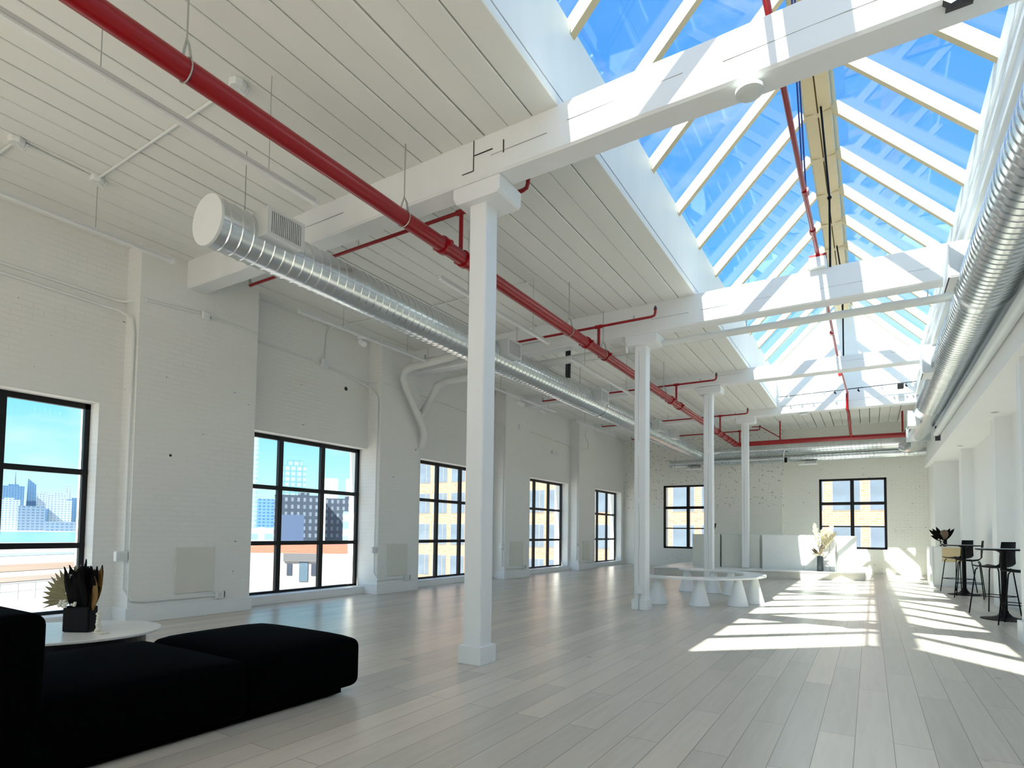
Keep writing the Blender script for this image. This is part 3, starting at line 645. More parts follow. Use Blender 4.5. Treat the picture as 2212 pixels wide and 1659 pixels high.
conduit('thin conduit crossing the ceiling boards between two junction boxes, nearest us', [(-4.55, 2.72, ZC-.018), (-6.97, 2.74, ZC-.018)])
conduit('thin conduit along the boards between the two left junction boxes', [(-7.0, 2.1, ZC-.018), (-7.03, 2.7, ZC-.018)])
conduit('thin conduit leaving the upper left corner of the view on the boards', [(-7.05, 2.05, ZC-.018), (-8.4, 2.0, ZC-.018)])
conduit('conduit crossing the boards in the second bay, bending down to the wall box', [(-4.3, 7.25, ZC-.02), (-6.45, 7.25, ZC-.02), (-8.36, 7.1, ZC-.02), (-8.45, 7.06, ZC-.05), (-8.48, 7.03, ZC-.14), (-8.48, 7.0, 4.36)])
conduit('conduit crossing the boards in the third bay', [(-4.0, 11.3, ZC-.02), (-8.38, 11.2, ZC-.02)])
# wall conduits along the left wall
xc = XP+.018; xr = XL+.018; XV = XP-.06
conduit('upper painted conduit along the left wall, crossing the first pier', [(xr, .45, 4.30), (xr, 3.58, 4.24), (xr+.05, 3.66, 4.24), (xc, 3.8, 4.25), (xc, 4.5, 4.31)], .016)
conduit('lower painted conduit along the left wall turning down beside the first pier', [(xr, .45, 4.21), (xr, 3.40, 4.12), (xr+.12, 3.58, 4.08), (XV-.04, 3.68, 3.98), (XV, 3.69, 3.78), (XV, 3.69, .93)], .016)
conduit('painted conduit on the first pier between its round box and the pier edge', [(xc, 4.66, 4.30), (xc, 5.40, 4.28)], .014)
conduit('painted conduit below the first wall box, turning along the pier to its socket', [(XV, 3.69, .82), (XV, 3.69, .45), (xc, 3.76, .30), (xc, 3.9, .275), (xc, 4.90, .27)], .015)
conduit('painted conduit on the wall over the second window', [(xr, 5.5, 4.30), (xr, 6.7, 4.28), (xr, 7.9, 4.16)], .014)
conduit('painted conduit bending down beside the second pier to its wall box', [(xr, 7.1, 4.24), (xr, 7.80, 4.14), (xr+.1, 7.98, 4.05), (XV, 8.07, 3.85), (XV, 8.07, .92)], .016)
conduit('painted conduit wrapping over the second pier', [(xr, 7.85, 4.2), (xr+.1, 8.02, 4.16), (xc, 8.2, 4.15), (xc, 8.6, 4.1)], .014)
conduit('painted conduit below the second wall box to the second pier socket', [(XV, 8.07, .8), (XV, 8.07, .42), (xc, 8.12, .28), (xc, 8.9, .27)], .015)
conduit('painted conduit over the third window', [(xr, 9.6, 4.25), (xr, 11.2, 4.18), (xr, 12.5, 4.15)], .012)
conduit('painted conduit bending down beside the third pier', [(xr, 11.4, 4.2), (xr, 12.4, 4.16), (XV, 12.58, 4.0), (XV, 12.59, .9)], .016)
conduit('painted conduit from the third wall box to the third pier socket', [(XV, 12.59, .8), (XV, 12.59, .35), (xc, 12.75, .27), (xc, 13.55, .25)], .013)
conduit('painted conduit over the fourth window', [(xr, 13.95, 4.2), (xr, 15.6, 4.15), (xr, 17.0, 4.1)], .012)
conduit('painted conduit bending down beside the fourth pier', [(xr, 16.2, 4.15), (xr, 16.95, 4.1), (XV, 17.06, 3.95), (XV, 17.07, .9)], .016)
conduit('painted conduit from the fourth wall box to the fourth pier socket', [(XV, 17.07, .8), (XV, 17.07, .35), (xc, 17.2, .27), (xc, 18.05, .25)], .013)
conduit('looping painted conduit at the top of the fourth pier', [(xc, 17.6, 4.7), (xc, 17.5, 4.5), (xc, 17.75, 4.3), (xc, 17.7, 4.05), (xc, 17.2, 4.05)], .012)
def wbox(lab, x, y, z, w=.06, h=.07, d=.06):
    t = thing('wall_box', lab, 'electrical box', (x, y, z), 0, 'painted boxes on the left wall')
    bx_ = MB().box(0, d, -w, w, -h, h).build('box', M_trim, t, bevel=.012); MB().box(d, d+.006, -w*.55, w*.55, -h*.6, h*.6).build('cover', M_conduit, bx_, bevel=.002)
wbox('round-cornered box on the first pier just below the first beam', XP, 4.58, 4.30, .055, .055, .05)
wbox('white switch box on the conduit beside the first pier', XP-.09, 3.645, .87, .07, .065, .08)
wbox('white box over the second window where the ceiling conduit lands', XL, 6.98, 4.27, .07, .09, .06)
wbox('white switch box on the conduit beside the second pier', XP-.09, 8.035, .86, .06, .06, .08)
wbox('white box over the third window', XL, 11.55, 4.22, .07, .08, .06)
wbox('white switch box beside the third pier', XP-.09, 12.56, .84, .055, .055, .08)
wbox('white box at the top of the third pier', XP, 13.3, 4.12, .05, .06, .05)
wbox('white switch box beside the fourth pier', XP-.09, 17.04, .84, .055, .055, .08)
wbox('small white wall bracket over the fourth window', XL, 15.93, 3.74, .16, .05, .08)
for i, (y, nm) in enumerate(((4.93, 'first'), (8.92, 'second'), (13.58, 'third'), (18.07, 'fourth'))):
    t = thing('wall_socket', 'small socket with a dark face low on the %s left pier' % nm, 'socket', (XP, y, .275), 0, 'sockets on the left piers')
    MB().box(0, .045, -.06, .06, -.05, .05).build('box', M_conduit, t, bevel=.004); MB().box(.0, .05, .06, .068, -.045, .05).build('dark_side_strip', M_dark_steel, t); MB().box(.045, .05, -.02, .02, -.03, .03).build('cover', M_grille, t)  # dark strip down one side of each socket box
for i, (y0, y1, nm) in enumerate(((4.30, 4.83, 'first'), (8.36, 8.92, 'second'), (12.90, 13.55, 'third'), (17.42, 17.96, 'fourth'))):
    t = thing('access_panel', 'plain ivory square panel fixed low on the %s left pier' % nm, 'panel', (XP, y0, .34), 0, 'access panels on the left piers')
    MB().box(0, .022, 0, y1-y0, 0, .63).build('panel', M_ivory, t, bevel=.003)
# pits in the plaster
for (y, z, x, r, lab) in ((4.18, 2.23, XP, .018, 'small dark hole in the first left pier'), (7.52, 3.93, XL, .04, 'dark chipped hole in the wall over the second window')):
    MB().tube([(x-.01, y, z), (x+.0025, y, z)], [r, r], 9).build('hole', M_gap, WALL_L)

# ------------------------------------------------------------------ big painted drain pipes at second pier
t = thing('drain_pipe', 'thick white drain pipe coming along the second beam and slanting down the second pier', 'drain pipe', (0, 0, 0), 0, 'white drain pipes')
MB().tube([(-6.55, 8.52, 4.90), (-6.57, 8.52, 4.68), (-6.62, 8.52, 4.60), (-6.72, 8.52, 4.56), (-7.75, 8.52, 4.50), (-7.92, 8.53, 4.45), (-8.0, 8.55, 4.30), (-8.0, 8.62, 4.15), (-8.0, 9.16, 3.45), (-8.0, 9.24, 3.32), (-8.05, 9.26, 3.15), (-8.12, 9.27, 2.98)], .075, 16).build('pipe_run', M_pipe, t, smooth=True)
MB().tube([(-6.553, 8.52, 4.74), (-6.60, 8.52, 4.62), (-6.70, 8.52, 4.56)], .084, 16).build('elbow', M_pipe, t, smooth=True)
MB().tube([(-8.0, 9.20, 3.40), (-8.02, 9.25, 3.22)], .086, 16).build('coupling', M_pipe, t, smooth=True)
m = MB().tube([(-7.35, 8.52, 4.6), (-7.35, 8.52, 4.8)], .012, 6); m.build('hanger', M_pipe, t)
t = thing('drain_pipe', 'second white drain pipe behind the slanting one, running below the second beam', 'drain pipe', (0, 0, 0), 0, 'white drain pipes')
MB().tube([(-3.6, 9.44, 4.46), (-7.6, 9.42, 4.40), (-7.8, 9.42, 4.36), (-7.9, 9.42, 4.24), (-8.1, 9.42, 3.95), (-8.28, 9.36, 3.7), (-8.32, 9.30, 3.5), (-8.25, 9.30, 3.25)], .072, 16).build('pipe_run', M_pipe, t, smooth=True)
MB().tube([(-7.62, 9.42, 4.40), (-7.85, 9.42, 4.33), (-7.93, 9.42, 4.18)], .082, 16).build('elbow', M_pipe, t, smooth=True)

# ------------------------------------------------------------------ platform and bar counter
P0, P1 = (-5.62, 17.1), (-.15, 18.62)
t = thing('low_platform', 'low grey platform step with a white edge at the far end, under the bar', 'platform', (0, 0, 0))
MB().prism([P0, (-3.7, 17.42), (-2.0, 17.85), (-.8, 18.28), P1, (-.15, 21.95), (-5.62, 21.95)], 'z', .001, .205).build('riser', M_conc, t)
MB().prism([(P0[0]-.02, P0[1]-.02), (-3.7, 17.40), (-2.0, 17.83), (-.8, 18.25), (P1[0]+.02, P1[1]-.02), (-.13, 21.96), (-5.64, 21.96)], 'z', .205, .235).build('deck', M_gloss, t)
t = thing('bar_counter', 'long white boxy bar counter with flush panels standing on the platform', 'bar counter', (0, 0, .236))
m = MB(); H = 1.01
m.box(-4.86, -4.02, 18.62, 19.6, 0, H-.005)
m.build('end_unit', M_ivory, t, bevel=.004)
m = MB(); m.box(-3.98, -2.86, 18.68, 19.6, 0, H); m.build('middle_unit', M_ivory, t, bevel=.004)
for (xa, xb) in ((-2.78, -1.66), (-1.655, -.99), (-.985, -.86)):
    MB().box(xa, xb, 18.60, 19.6, 0, H).build('panel_unit', M_gloss, t, bevel=.004)
MB().box(-2.86, -2.78, 18.80, 19.5, 0, H-.02).build('recess', M_ivory, t)
MB().box(-.80, -.34, 18.95, 19.6, 0, H-.01).build('return_unit', M_gloss, t, bevel=.004)
MB().box(-.86, -.80, 19.0, 19.5, 0, H-.03).build('recess', M_ivory, t)

def leaf(mb, base, direction, L, w, curl=.2, n=6, mi=0, th=.003):
    d = Vector(direction).normalized(); side = d.cross(Vector((.25, 1, .1)));
    side = side.normalized() if side.length > .05 else Vector((1, 0, 0)); nrm = side.cross(d)
    vs = []
    for i in range(n+1):
        s = i/n; ww = w*math.sin(PI*min(1, s*.92+.08))**.8; c = Vector(base)+d*L*s+nrm*curl*L*(s*s)*-1
        vs += [c-side*ww/2+nrm*th*2, c+nrm*-th, c+side*ww/2+nrm*th*2, c+nrm*th*2]
    fs = []
    for i in range(n):
        a = i*4; b = a+4
        fs += [(a, b, b+1, a+1), (a+1, b+1, b+2, a+2), (a+2, b+2, b+3, a+3), (a+3, b+3, b, a)]
    mb.add(vs, fs, mi)
M_cream = mat('dried_cream_plume', (.80, .72, .50), .8, var=(30, .25, (1, 1, 1)))
M_tan = mat('dried_palm', (.24, .21, .11), .7, var=(20, .3, (1, 1, 1)))
M_amber = mat('amber_leaf', (.20, .10, .012), .5, var=(10, .3, (1, 1, 1)))
M_blackleaf = mat('black_dried_leaf', (.004, .003, .003), .8, spec=.1)
M_brownleaf = mat('brown_dried_leaf', (.16, .11, .07), .7)
M_petal = mat('pale_petal', (.80, .78, .66), .6)
def plume(mb, base, d, L, w, n=60, seed=1):
    rnd = random.Random(seed); d = Vector(d).normalized()
    mb.tube([base, Vector(base)+d*L*.7], .003, 5)
    for i in range(n):
        s = .35+.65*i/n; a = rnd.uniform(0, 2*PI); o = Vector((math.cos(a), math.sin(a), rnd.uniform(.3, 1.3))).normalized()
        r = w*math.sin(PI*min(1, (s-.3)/.72))+.01
        p = Vector(base)+d*L*s; leaf(mb, p, d*.8+o*.9, r*1.9, .03, .15, 3)
# tall dark vase with pampas in front of the bar
t = thing('flower_vase', 'tall dark grey vase of cream pampas plumes standing in front of the bar', 'vase', (-1.22, 18.38, .236))
MB().lathe([(.075, 0), (.085, .02), (.085, .45), (.08, .45), (.075, .40), (0, .40)], n=20).build('vase', mat('slate_vase', (.06, .075, .085), .35), t, smooth=True)
m = MB()
plume(m, (0, 0, .4), (-.15, 0, 1), .95, .07, 70, 1); plume(m, (0, 0, .4), (.35, .1, 1), .95, .09, 80, 2); plume(m, (0, 0, .4), (.15, -.1, 1), .80, .09, 80, 3); plume(m, (0, 0, .4), (.5, 0, .9), .8, .08, 70, 4)
m.build('pampas', M_cream, t)
m = MB()
for i in range(9): a = i*.7; leaf(m, (0, 0, .40), (math.cos(a)*.9, math.sin(a)*.6-.3, .5), .25, .09, .3)
m.build('petals', M_petal, t)
m = MB()
for dx in (-.9, -.6, .1): leaf(m, (0, -.03, .42), (dx, -.2, .9), .32, .07, .1)
m.blob((.07, -.06, .68), (.06, .05, .05)); m.build('dark_leaves', M_brownleaf, t)
# arrangement on bar left end (behind third column)
t = thing('flower_vase', 'small arrangement of brown and white dried flowers on the bar, by the left far window', 'vase', (-4.35, 18.95, 1.247))
MB().lathe([(.05, 0), (.06, .14), (.05, .15), (0, .13)], n=16).build('vase', M_blk_plastic, t, smooth=True)
m = MB()
for i in range(12): a = i*.9; leaf(m, (0, 0, .12), (math.cos(a), math.sin(a), 1.0), .24, .11, .3)
m.build('leaves', M_tan, t)
m = MB()
for i in range(5): a = i*1.3+.5; leaf(m, (.02, 0, .12), (math.cos(a)*.7, math.sin(a)*.7, 1.1), .27, .08, .1)
m.build('dark_leaves', M_blackleaf, t)

# ------------------------------------------------------------------ ring bench
t = thing('ring_bench', 'white curved open ring bench on cone legs around a timber column', 'bench', (-3.05, 11.42, 0))
m = MB(); n = 56; vs = []; a0, a1 = math.radians(-125), math.radians(116)
for i in range(n+1):
    a = a0+(a1-a0)*i/n; e = min(1, i/3, (n-i)/3); e = math.sqrt(max(0, 1-(1-e)**2)); hw = .19*max(.12, e)
    cx, cy = math.cos(a), math.sin(a)
    for (s, z) in ((-1, .455), (1, .455), (1, .485), (-1, .485)):
        vs.append(((1.21+s*hw)*cx, (1.30+s*hw)*cy, z))
m.add(vs, [(i*4+q, (i+1)*4+q, (i+1)*4+(q+1) % 4, i*4+(q+1) % 4) for i in range(n) for q in range(4)]+[(3, 2, 1, 0), (n*4, n*4+1, n*4+2, n*4+3)])
m.build('bench_top', M_gloss, t)
for (x, y) in ((-2.55, 10.22), (-1.98, 10.60), (-1.80, 11.15), (-2.86, 12.62), (-3.25, 10.10), (-3.42, 12.66), (-2.46, 12.42)):
    lg = MB().lathe([(.172, 0), (.176, .012), (.168, .03), (.06, .455), (0, .455)], n=28).build('cone_leg', M_trim, t, smooth=True); lg.location = (x+3.05, y-11.42, 0)

# ------------------------------------------------------------------ right counter with black vase
t = thing('side_counter', 'white boxy side counter at the far right by the alcove', 'counter', (1.28, 17.95, 0))
MB().box(0, .07, .0, .8, 0, 1.0).build('side_panel', M_gloss, t, bevel=.003)
MB().box(.07, .67, .03, .8, 0, 1.0).build('front_panel', M_gloss, t, bevel=.003)
MB().box(.26, .66, .02, .03, .62, .98).build('beige_panel', mat('pale_beige', (.66, .52, .30), .5), t)['label'] = 'pale beige panel'  # plain beige rectangle on the counter front
t = thing('flower_vase', 'black vase of dark dried leaves on the right side counter', 'vase', (1.60, 18.25, 1.001))
MB().lathe([(.06, 0), (.075, .02), (.075, .17), (.065, .17), (.06, .14), (0, .14)], n=16).build('vase', M_blk_plastic, t, smooth=True)
m = MB()
for dx, dz, L in ((-.9, .9, .42), (-.7, 1.0, .40), (-.45, 1.2, .40), (.5, 1.1, .36), (.75, 1.0, .40), (.3, 1.2, .3), (-.9, .5, .3), (.1, 1.2, .3)): leaf(m, (0, 0, .14), (dx, random.uniform(-.3, .3), dz), L, .10, .12)
m.build('dark_leaves', M_blackleaf, t)
m = MB()
for dx in (-.1, .2, .35): leaf(m, (0, 0, .18), (dx, -.1, 1), .25, .13, .1)
m.build('brown_leaves', M_brownleaf, t)
m = MB()
for i in range(10): m.blob((-.06+random.uniform(-.05, .06), -.08+random.uniform(-.02, .02), .02+i*.018), .02, 6, 4)
m.build('white_flowers', M_petal, t)

# ------------------------------------------------------------------ bar tables and stools
def bar_table(lab, x, y, h=1.08):
    t = thing('bar_table', lab, 'bar table', (x, y, 0), 0, 'round black bar tables')
    MB().lathe([(.30, 0), (.30, .008), (.20, .022), (.10, .05), (.055, .10), (.042, .14), (0, .14)], n=36).build('base', M_blk_plastic, t, smooth=True)
    MB().tube([(0, 0, .10), (0, 0, h-.06)], .038, 20).build('pole', M_blk_plastic, t, smooth=True)
    MB().lathe([(.038, h-.10), (.05, h-.06), (.10, h-.03), (0, h-.03)], n=20).build('collar', M_blk_plastic, t, smooth=True)
    MB().lathe([(.33, h-.028), (.345, h-.015), (.345, h-.006), (0, h-.006)], n=44).build('table_top', M_blk_plastic, t)
    MB().lathe([(.343, h-.006), (.340, h), (0, h)], n=44).build('top_surface', mat('table_laminate', (.35, .37, .40), .3), t)
bar_table('round black bar table on a pedestal, the farther one near the side counter', 1.73, 15.72)
bar_table('round black bar table on a pedestal, the nearer one at the right edge', 1.74, 11.42)
def stool(lab, x, y, rz):
    t = thing('bar_stool', lab, 'bar stool', (x, y, 0), rz, 'black bar stools')
    m = MB(); hs = .77; n = 8; vs = []
    # shell: seat curving up into the back at +x
    prof = [(-.20, hs+.0), (-.215, hs+.012), (-.10, hs-.005), (.05, hs-.012), (.15, hs+.005), (.195, hs+.06), (.215, hs+.20), (.235, hs+.41)]
    for i, (px, pz) in enumerate(prof):
        hw = (.17, .195, .20, .205, .20, .19, .18, .165)[i]
        nx, nz = ((0, 1) if i < 4 else (-.5, .8) if i == 4 else (-.9, .2) if i == 5 else (-1, .1))
        for sgn in (-1, -.55, 0, .55, 1):
            lift = .02*abs(sgn)**3
            vs.append((px-nx*0+ (-.018*abs(sgn)**2 if i > 5 else 0), sgn*hw, pz+(lift if i < 5 else 0)))
    k = len(vs); vs2 = []
    for i, (px, pz) in enumerate(prof):
        nx, nz = ((0, 1) if i < 4 else (-.6, .8) if i == 4 else (-.95, .2) if i >= 5 else (0, 1))
        for q in range(5): v = vs[i*5+q]; vs2.append((v[0]-nx*.012, v[1], v[2]-nz*.012))
    allv = vs+vs2; fs = []
    for i in range(len(prof)-1):
        for q in range(4):
            a = i*5+q; fs.append((a, a+1, a+6, a+5)); fs.append((k+a, k+a+5, k+a+6, k+a+1))
        fs.append((i*5, i*5+5, k+i*5+5, k+i*5)); fs.append((i*5+4, k+i*5+4, k+i*5+9, i*5+9))
    e = (len(prof)-1)*5
    for q in range(4): fs.append((q, k+q, k+q+1, q+1)); fs.append((e+q, e+q+1, k+e+q+1, k+e+q))
    seatv = MB().add(allv, fs); seatv.build('shell_seat', M_blk_plastic, t, smooth=True)
    for sx_, sy_ in ((-1, -1), (-1, 1), (1, -1), (1, 1)):
        MB().tube([(sx_*.15, sy_*.15, hs-.02), (sx_*.175, sy_*.17, hs-.06), (sx_*.24, sy_*.235, 0)], .0095, 8).build('leg', M_blk_plastic, t, smooth=True)
    m = MB(); z1 = .30; u = .215
    for z, (p, q) in ((z1, ((-1, -1), (-1, 1))), (z1+.0, ((-1, 1), (1, 1))), (z1, ((1, 1), (1, -1))), (z1, ((1, -1), (-1, -1)))):
        m.tube([(p[0]*u, p[1]*u, z), (q[0]*u, q[1]*u, z)], .007, 6)
    m.build('footrest', M_blk_plastic, t, smooth=True)
stool('black bar stool with low back, far side of the farther bar table', 1.70, 16.40, -.75)
stool('black bar stool with low back, near side of the farther bar table', 1.74, 15.02, -.18)
stool('black bar stool with low back, far side of the nearer bar table', 1.72, 12.10, -.7)
stool('black bar stool partly out of view, near side of the nearer bar table', 1.84, 10.76, -.3)
# recessed lights in the alcove ceiling
for x, y, lab in ((1.88, 17.3, 'small recessed downlight in the alcove ceiling, farther one'), (1.90, 12.9, 'small recessed downlight in the alcove ceiling, nearer one')):
    t = thing('downlight', lab, 'downlight', (x, y, 3.45), 0, 'alcove downlights'); MB().lathe([(.06, 0), (.055, -.006), (0, -.006)], n=20).build('trim_ring', mat('downlight_trim', (.45, .45, .42), .4), t)
t = thing('light_switch', 'small white switch plate on the right wall beyond the nearer pier', 'switch', (XR, 12.2, 1.25))
MB().box(-.012, 0, -.04, .04, -.06, .06).build('plate', M_trim, t)

# ------------------------------------------------------------------ sofa
t = thing('sectional_sofa', 'low black upholstered sectional sofa in the lower left foreground', 'sofa', (0, 0, 0))
def cushion(name, x0, x1, y0, y1, z0, z1, bev, puff=.0, par=None):
    m = MB(); nx, ny = 8, 8; vs = []; fs = []
    def P(i, j, top):
        u, v = i/nx, j/ny; x = x0+(x1-x0)*u; y = y0+(y1-y0)*v
        b = puff*(1-(2*u-1)**4)*(1-(2*v-1)**4)
        return (x, y, (z1-puff+b) if top else z0)
    for top in (0, 1):
        for j in range(ny+1):
            for i in range(nx+1): vs.append(P(i, j, top))
    K = (nx+1)*(ny+1); I = lambda i, j, tp: tp*K+j*(nx+1)+i
    for j in range(ny):
        for i in range(nx): fs += [(I(i, j, 1), I(i+1, j, 1), I(i+1, j+1, 1), I(i, j+1, 1)), (I(i, j, 0), I(i, j+1, 0), I(i+1, j+1, 0), I(i+1, j, 0))]
    for i in range(nx): fs += [(I(i, 0, 0), I(i+1, 0, 0), I(i+1, 0, 1), I(i, 0, 1)), (I(i, ny, 0), I(i, ny, 1), I(i+1, ny, 1), I(i+1, ny, 0))]
    for j in range(ny): fs += [(I(0, j, 0), I(0, j, 1), I(0, j+1, 1), I(0, j+1, 0)), (I(nx, j, 0), I(nx, j+1, 0), I(nx, j+1, 1), I(nx, j, 1))]
    m.add(vs, fs); o = m.build(name, M_sofa, par, bevel=bev, segs=5); o.data.shade_smooth(); return o
cushion('seat_module', -4.66, -3.40, 2.28, 3.24, .04, .455, .07, .045, t)
cushion('seat_module', -4.72, -3.40, .30, 2.30, .04, .43, .07, .03, t)
cushion('backrest', -4.60, -3.38, -.60, 1.21, .30, .835, .06, .005, t)
MB().box(-4.6, -3.45, .30, 3.08, .012, .075).build('base', M_sofa, t)
for x, y in ((-4.5, 3.0), (-3.52, 3.02), (-4.5, .5), (-3.52, .5)): MB().tube([(x, y, 0), (x, y, .07)], .035, 14).build('foot', M_sofa, t)
# ------------------------------------------------------------------ coffee table with arrangement
t = thing('coffee_table', 'low white oval coffee table between the sofa and the window', 'coffee table', (-5.5, 1.95, 0), math.radians(53))
m = MB(); pts = [(.76*math.copysign(abs(math.cos(a))**.9, math.cos(a)), .55*math.copysign(abs(math.sin(a))**.9, math.sin(a))) for a in [2*PI*i/48 for i in range(48)]]
m.prism(pts, 'z', .40, .42); m.build('table_top', M_gloss, t, bevel=.004)
MB().prism([(p_[0]*.86, p_[1]*.86) for p_ in pts], 'z', 0, .398).build('base_drum', mat('slate_base', (.018, .022, .03), .5), t)
vx, vy = -5.33, 2.10
t = thing('flower_vase', 'square black vase of black leaves, amber leaf and palm fan on the coffee table', 'vase', (vx, vy, .421), math.radians(31))
MB().prism([(-.105, -.05), (.105, -.05), (.105, .05), (-.105, .05)], 'z', 0, .20).build('vase', M_blk_plastic, t, bevel=.012)
m = MB()   # black leaf mass
rnd = random.Random(5)
for i in range(34):
    a = rnd.uniform(0, 2*PI); leaf(m, (rnd.uniform(-.05, .07), rnd.uniform(-.03, .03), .17), (math.cos(a)*.28, math.sin(a)*.2, 1), rnd.uniform(.26, .36), rnd.uniform(.07, .11), rnd.uniform(-.1, .15))
m.blob((-.01, 0, .32), (.098, .06, .17), 14, 10); m.blob((.01, 0, .42), (.06, .05, .10), 12, 8); leaf(m, (.0, 0, .4), (.15, 0, 1), .17, .035, 0)
m.build('black_leaves', M_blackleaf, t)
m = MB()   # palm fan, serrated
c0 = Vector((-.06, .03, .24)); vs = []; nf = 26
for i in range(nf):
    a = math.radians(82+112*i/(nf-1)); R = (.285 if i % 2 else .215)
    vs.append((c0.x+R*math.cos(a), c0.y+(.006 if i % 2 else -.006), c0.z+R*math.sin(a)))
b0 = len(vs); vs = [tuple(c0)]+vs; back = [(v[0], v[1]+.004, v[2]) for v in vs]; n_ = len(vs)
fs = [(0, i, i+1) for i in range(1, nf)] + [(n_, n_+i+1, n_+i) for i in range(1, nf)] + [(i, n_+i, n_+i+1, i+1) for i in range(1, nf)]
m.add(vs+back, fs); m.build('palm_fan', M_tan, t)
m = MB(); leaf(m, (.08, -.01, .17), (.18, 0, 1), .34, .12, -.05); leaf(m, (.10, -.02, .17), (.12, -.1, 1), .27, .09, 0); m.build('amber_leaves', M_amber, t)
m = MB()
for i in range(26): m.blob((rnd.uniform(-.12, .01), -.075+rnd.uniform(-.01, .01), .20+rnd.uniform(0, .05)), .012, 6, 4)
for i in range(8): m.blob((-.10+i*.004, -.02, .30+i*.02), .011, 6, 4)
m.build('small_flowers', M_petal, t)
t = thing('white_ornament', 'small white knobbly candle ornament beside the black vase on the coffee table', 'ornament', (vx+.16, vy+.06, .421))
m = MB()
for i in range(12): m.blob((rnd.uniform(-.008, .008), rnd.uniform(-.008, .008), .012+i*.013), .02-.0006*i, 8, 5)
m.box(-.02, .12, -.03, .03, 0, .008); m.build('body', M_petal, t)

# ------------------------------------------------------------------ outside
ZG = -12.0
MB().box(-560, 400, -300, 900, ZG-2, ZG).build('ground', M_ground, kind='structure')
def water_mat():
    m = bpy.data.materials.new('river_water'); m.use_nodes = True; t = m.node_tree; b = t.nodes['Principled BSDF']
    b.inputs['Base Color'].default_value = (.12, .25, .34, 1); b.inputs['Roughness'].default_value = .25
    c = t.nodes.new('ShaderNodeTexCoord'); n = t.nodes.new('ShaderNodeTexNoise'); n.inputs['Scale'].default_value = .05; t.links.new(c.outputs['Object'], n.inputs['Vector'])
    bn = t.nodes.new('ShaderNodeBump'); bn.inputs['Strength'].default_value = .4; t.links.new(n.outputs[0], bn.inputs['Height']); t.links.new(bn.outputs[0], b.inputs['Normal']); return m
w_ = MB().box(-1560, -560, -1500, 3000, ZG-3, ZG-.5).build('river', water_mat()); tag(w_, 'pale blue river between the near ground and the far skyline', 'water')
w_['kind'] = 'stuff'
MB().box(-4000, -1560, -1500, 4000, ZG-3, ZG).build('far_ground', M_conc, kind='structure')

def tower_mat(name, wall, win, bw, bh, frac=.5, rough=.4):
    m = bpy.data.materials.new(name); m.use_nodes = True; t = m.node_tree; b = t.nodes['Principled BSDF']; b.inputs['Roughness'].default_value = rough
    c = t.nodes.new('ShaderNodeTexCoord'); s = t.nodes.new('ShaderNodeSeparateXYZ'); t.links.new(c.outputs['Object'], s.inputs[0])
    ad = t.nodes.new('ShaderNodeMath'); ad.operation = 'ADD'; t.links.new(s.outputs[0], ad.inputs[0]); t.links.new(s.outputs[1], ad.inputs[1])
    k = t.nodes.new('ShaderNodeCombineXYZ'); t.links.new(ad.outputs[0], k.inputs[0]); t.links.new(s.outputs[2], k.inputs[1])
    br = t.nodes.new('ShaderNodeTexBrick'); br.offset = 0; t.links.new(k.outputs[0], br.inputs['Vector'])
    br.inputs['Scale'].default_value = 1; br.inputs['Brick Width'].default_value = bw; br.inputs['Row Height'].default_value = bh; br.inputs['Mortar Size'].default_value = frac*min(bw, bh)*.5
    br.inputs['Color1'].default_value = (*win, 1); br.inputs['Color2'].default_value = (*[x*.8 for x in win], 1); br.inputs['Mortar'].default_value = (*wall, 1)
    t.links.new(br.outputs[0], b.inputs['Base Color']); return m
T_blue = tower_mat('blue_glass_tower', (.13, .24, .38), (.06, .15, .30), 6, 5)
T_pale = tower_mat('pale_tower', (.42, .46, .50), (.22, .33, .45), 7, 6)
T_grey = tower_mat('grey_blue_tower', (.18, .25, .34), (.10, .17, .27), 9, 7)
SKYL = [(-2145, 612, 22, 100, T_pale), (-2103, 648, 50, 111, T_blue), (-1920, 584, 46, 65, T_pale), (-2119, 697, 27, 141, T_blue), (-1804, 596, 52, 47, T_grey), (-2087, 716, 33, 94, T_pale),
        (-1835, 636, 22, 42, T_blue), (-1993, 715, 45, 89, T_pale), (-1803, 655, 46, 65, T_pale), (-1841, 700, 34, 69, T_blue), (-1676, 616, 68, 8, T_grey), (-2026, 754, 14, 114, T_pale),
        (-1990, 560, 40, 70, T_grey), (-1780, 740, 60, 40, T_blue), (-1700, 700, 70, 14, T_pale)]
sl_ = ('narrow pale tower at the left of the skyline', 'blue glass tower with a mast in the skyline', 'broad pale office block in the skyline', 'tall blue glass tower with a slanted top, highest in the skyline', 'grey blue office block low in front of the tall towers',
       'pale tower right of the slanted tower', 'short blue block between pale blocks', 'pale tower in the middle of the skyline', 'pale broad block over the waterfront sheds', 'blue block at the right of the skyline', 'long low waterfront shed', 'thin pale tower standing far behind',
       'grey tower at the left frame edge', 'blue low block at the right frame edge', 'long low pale waterfront building')
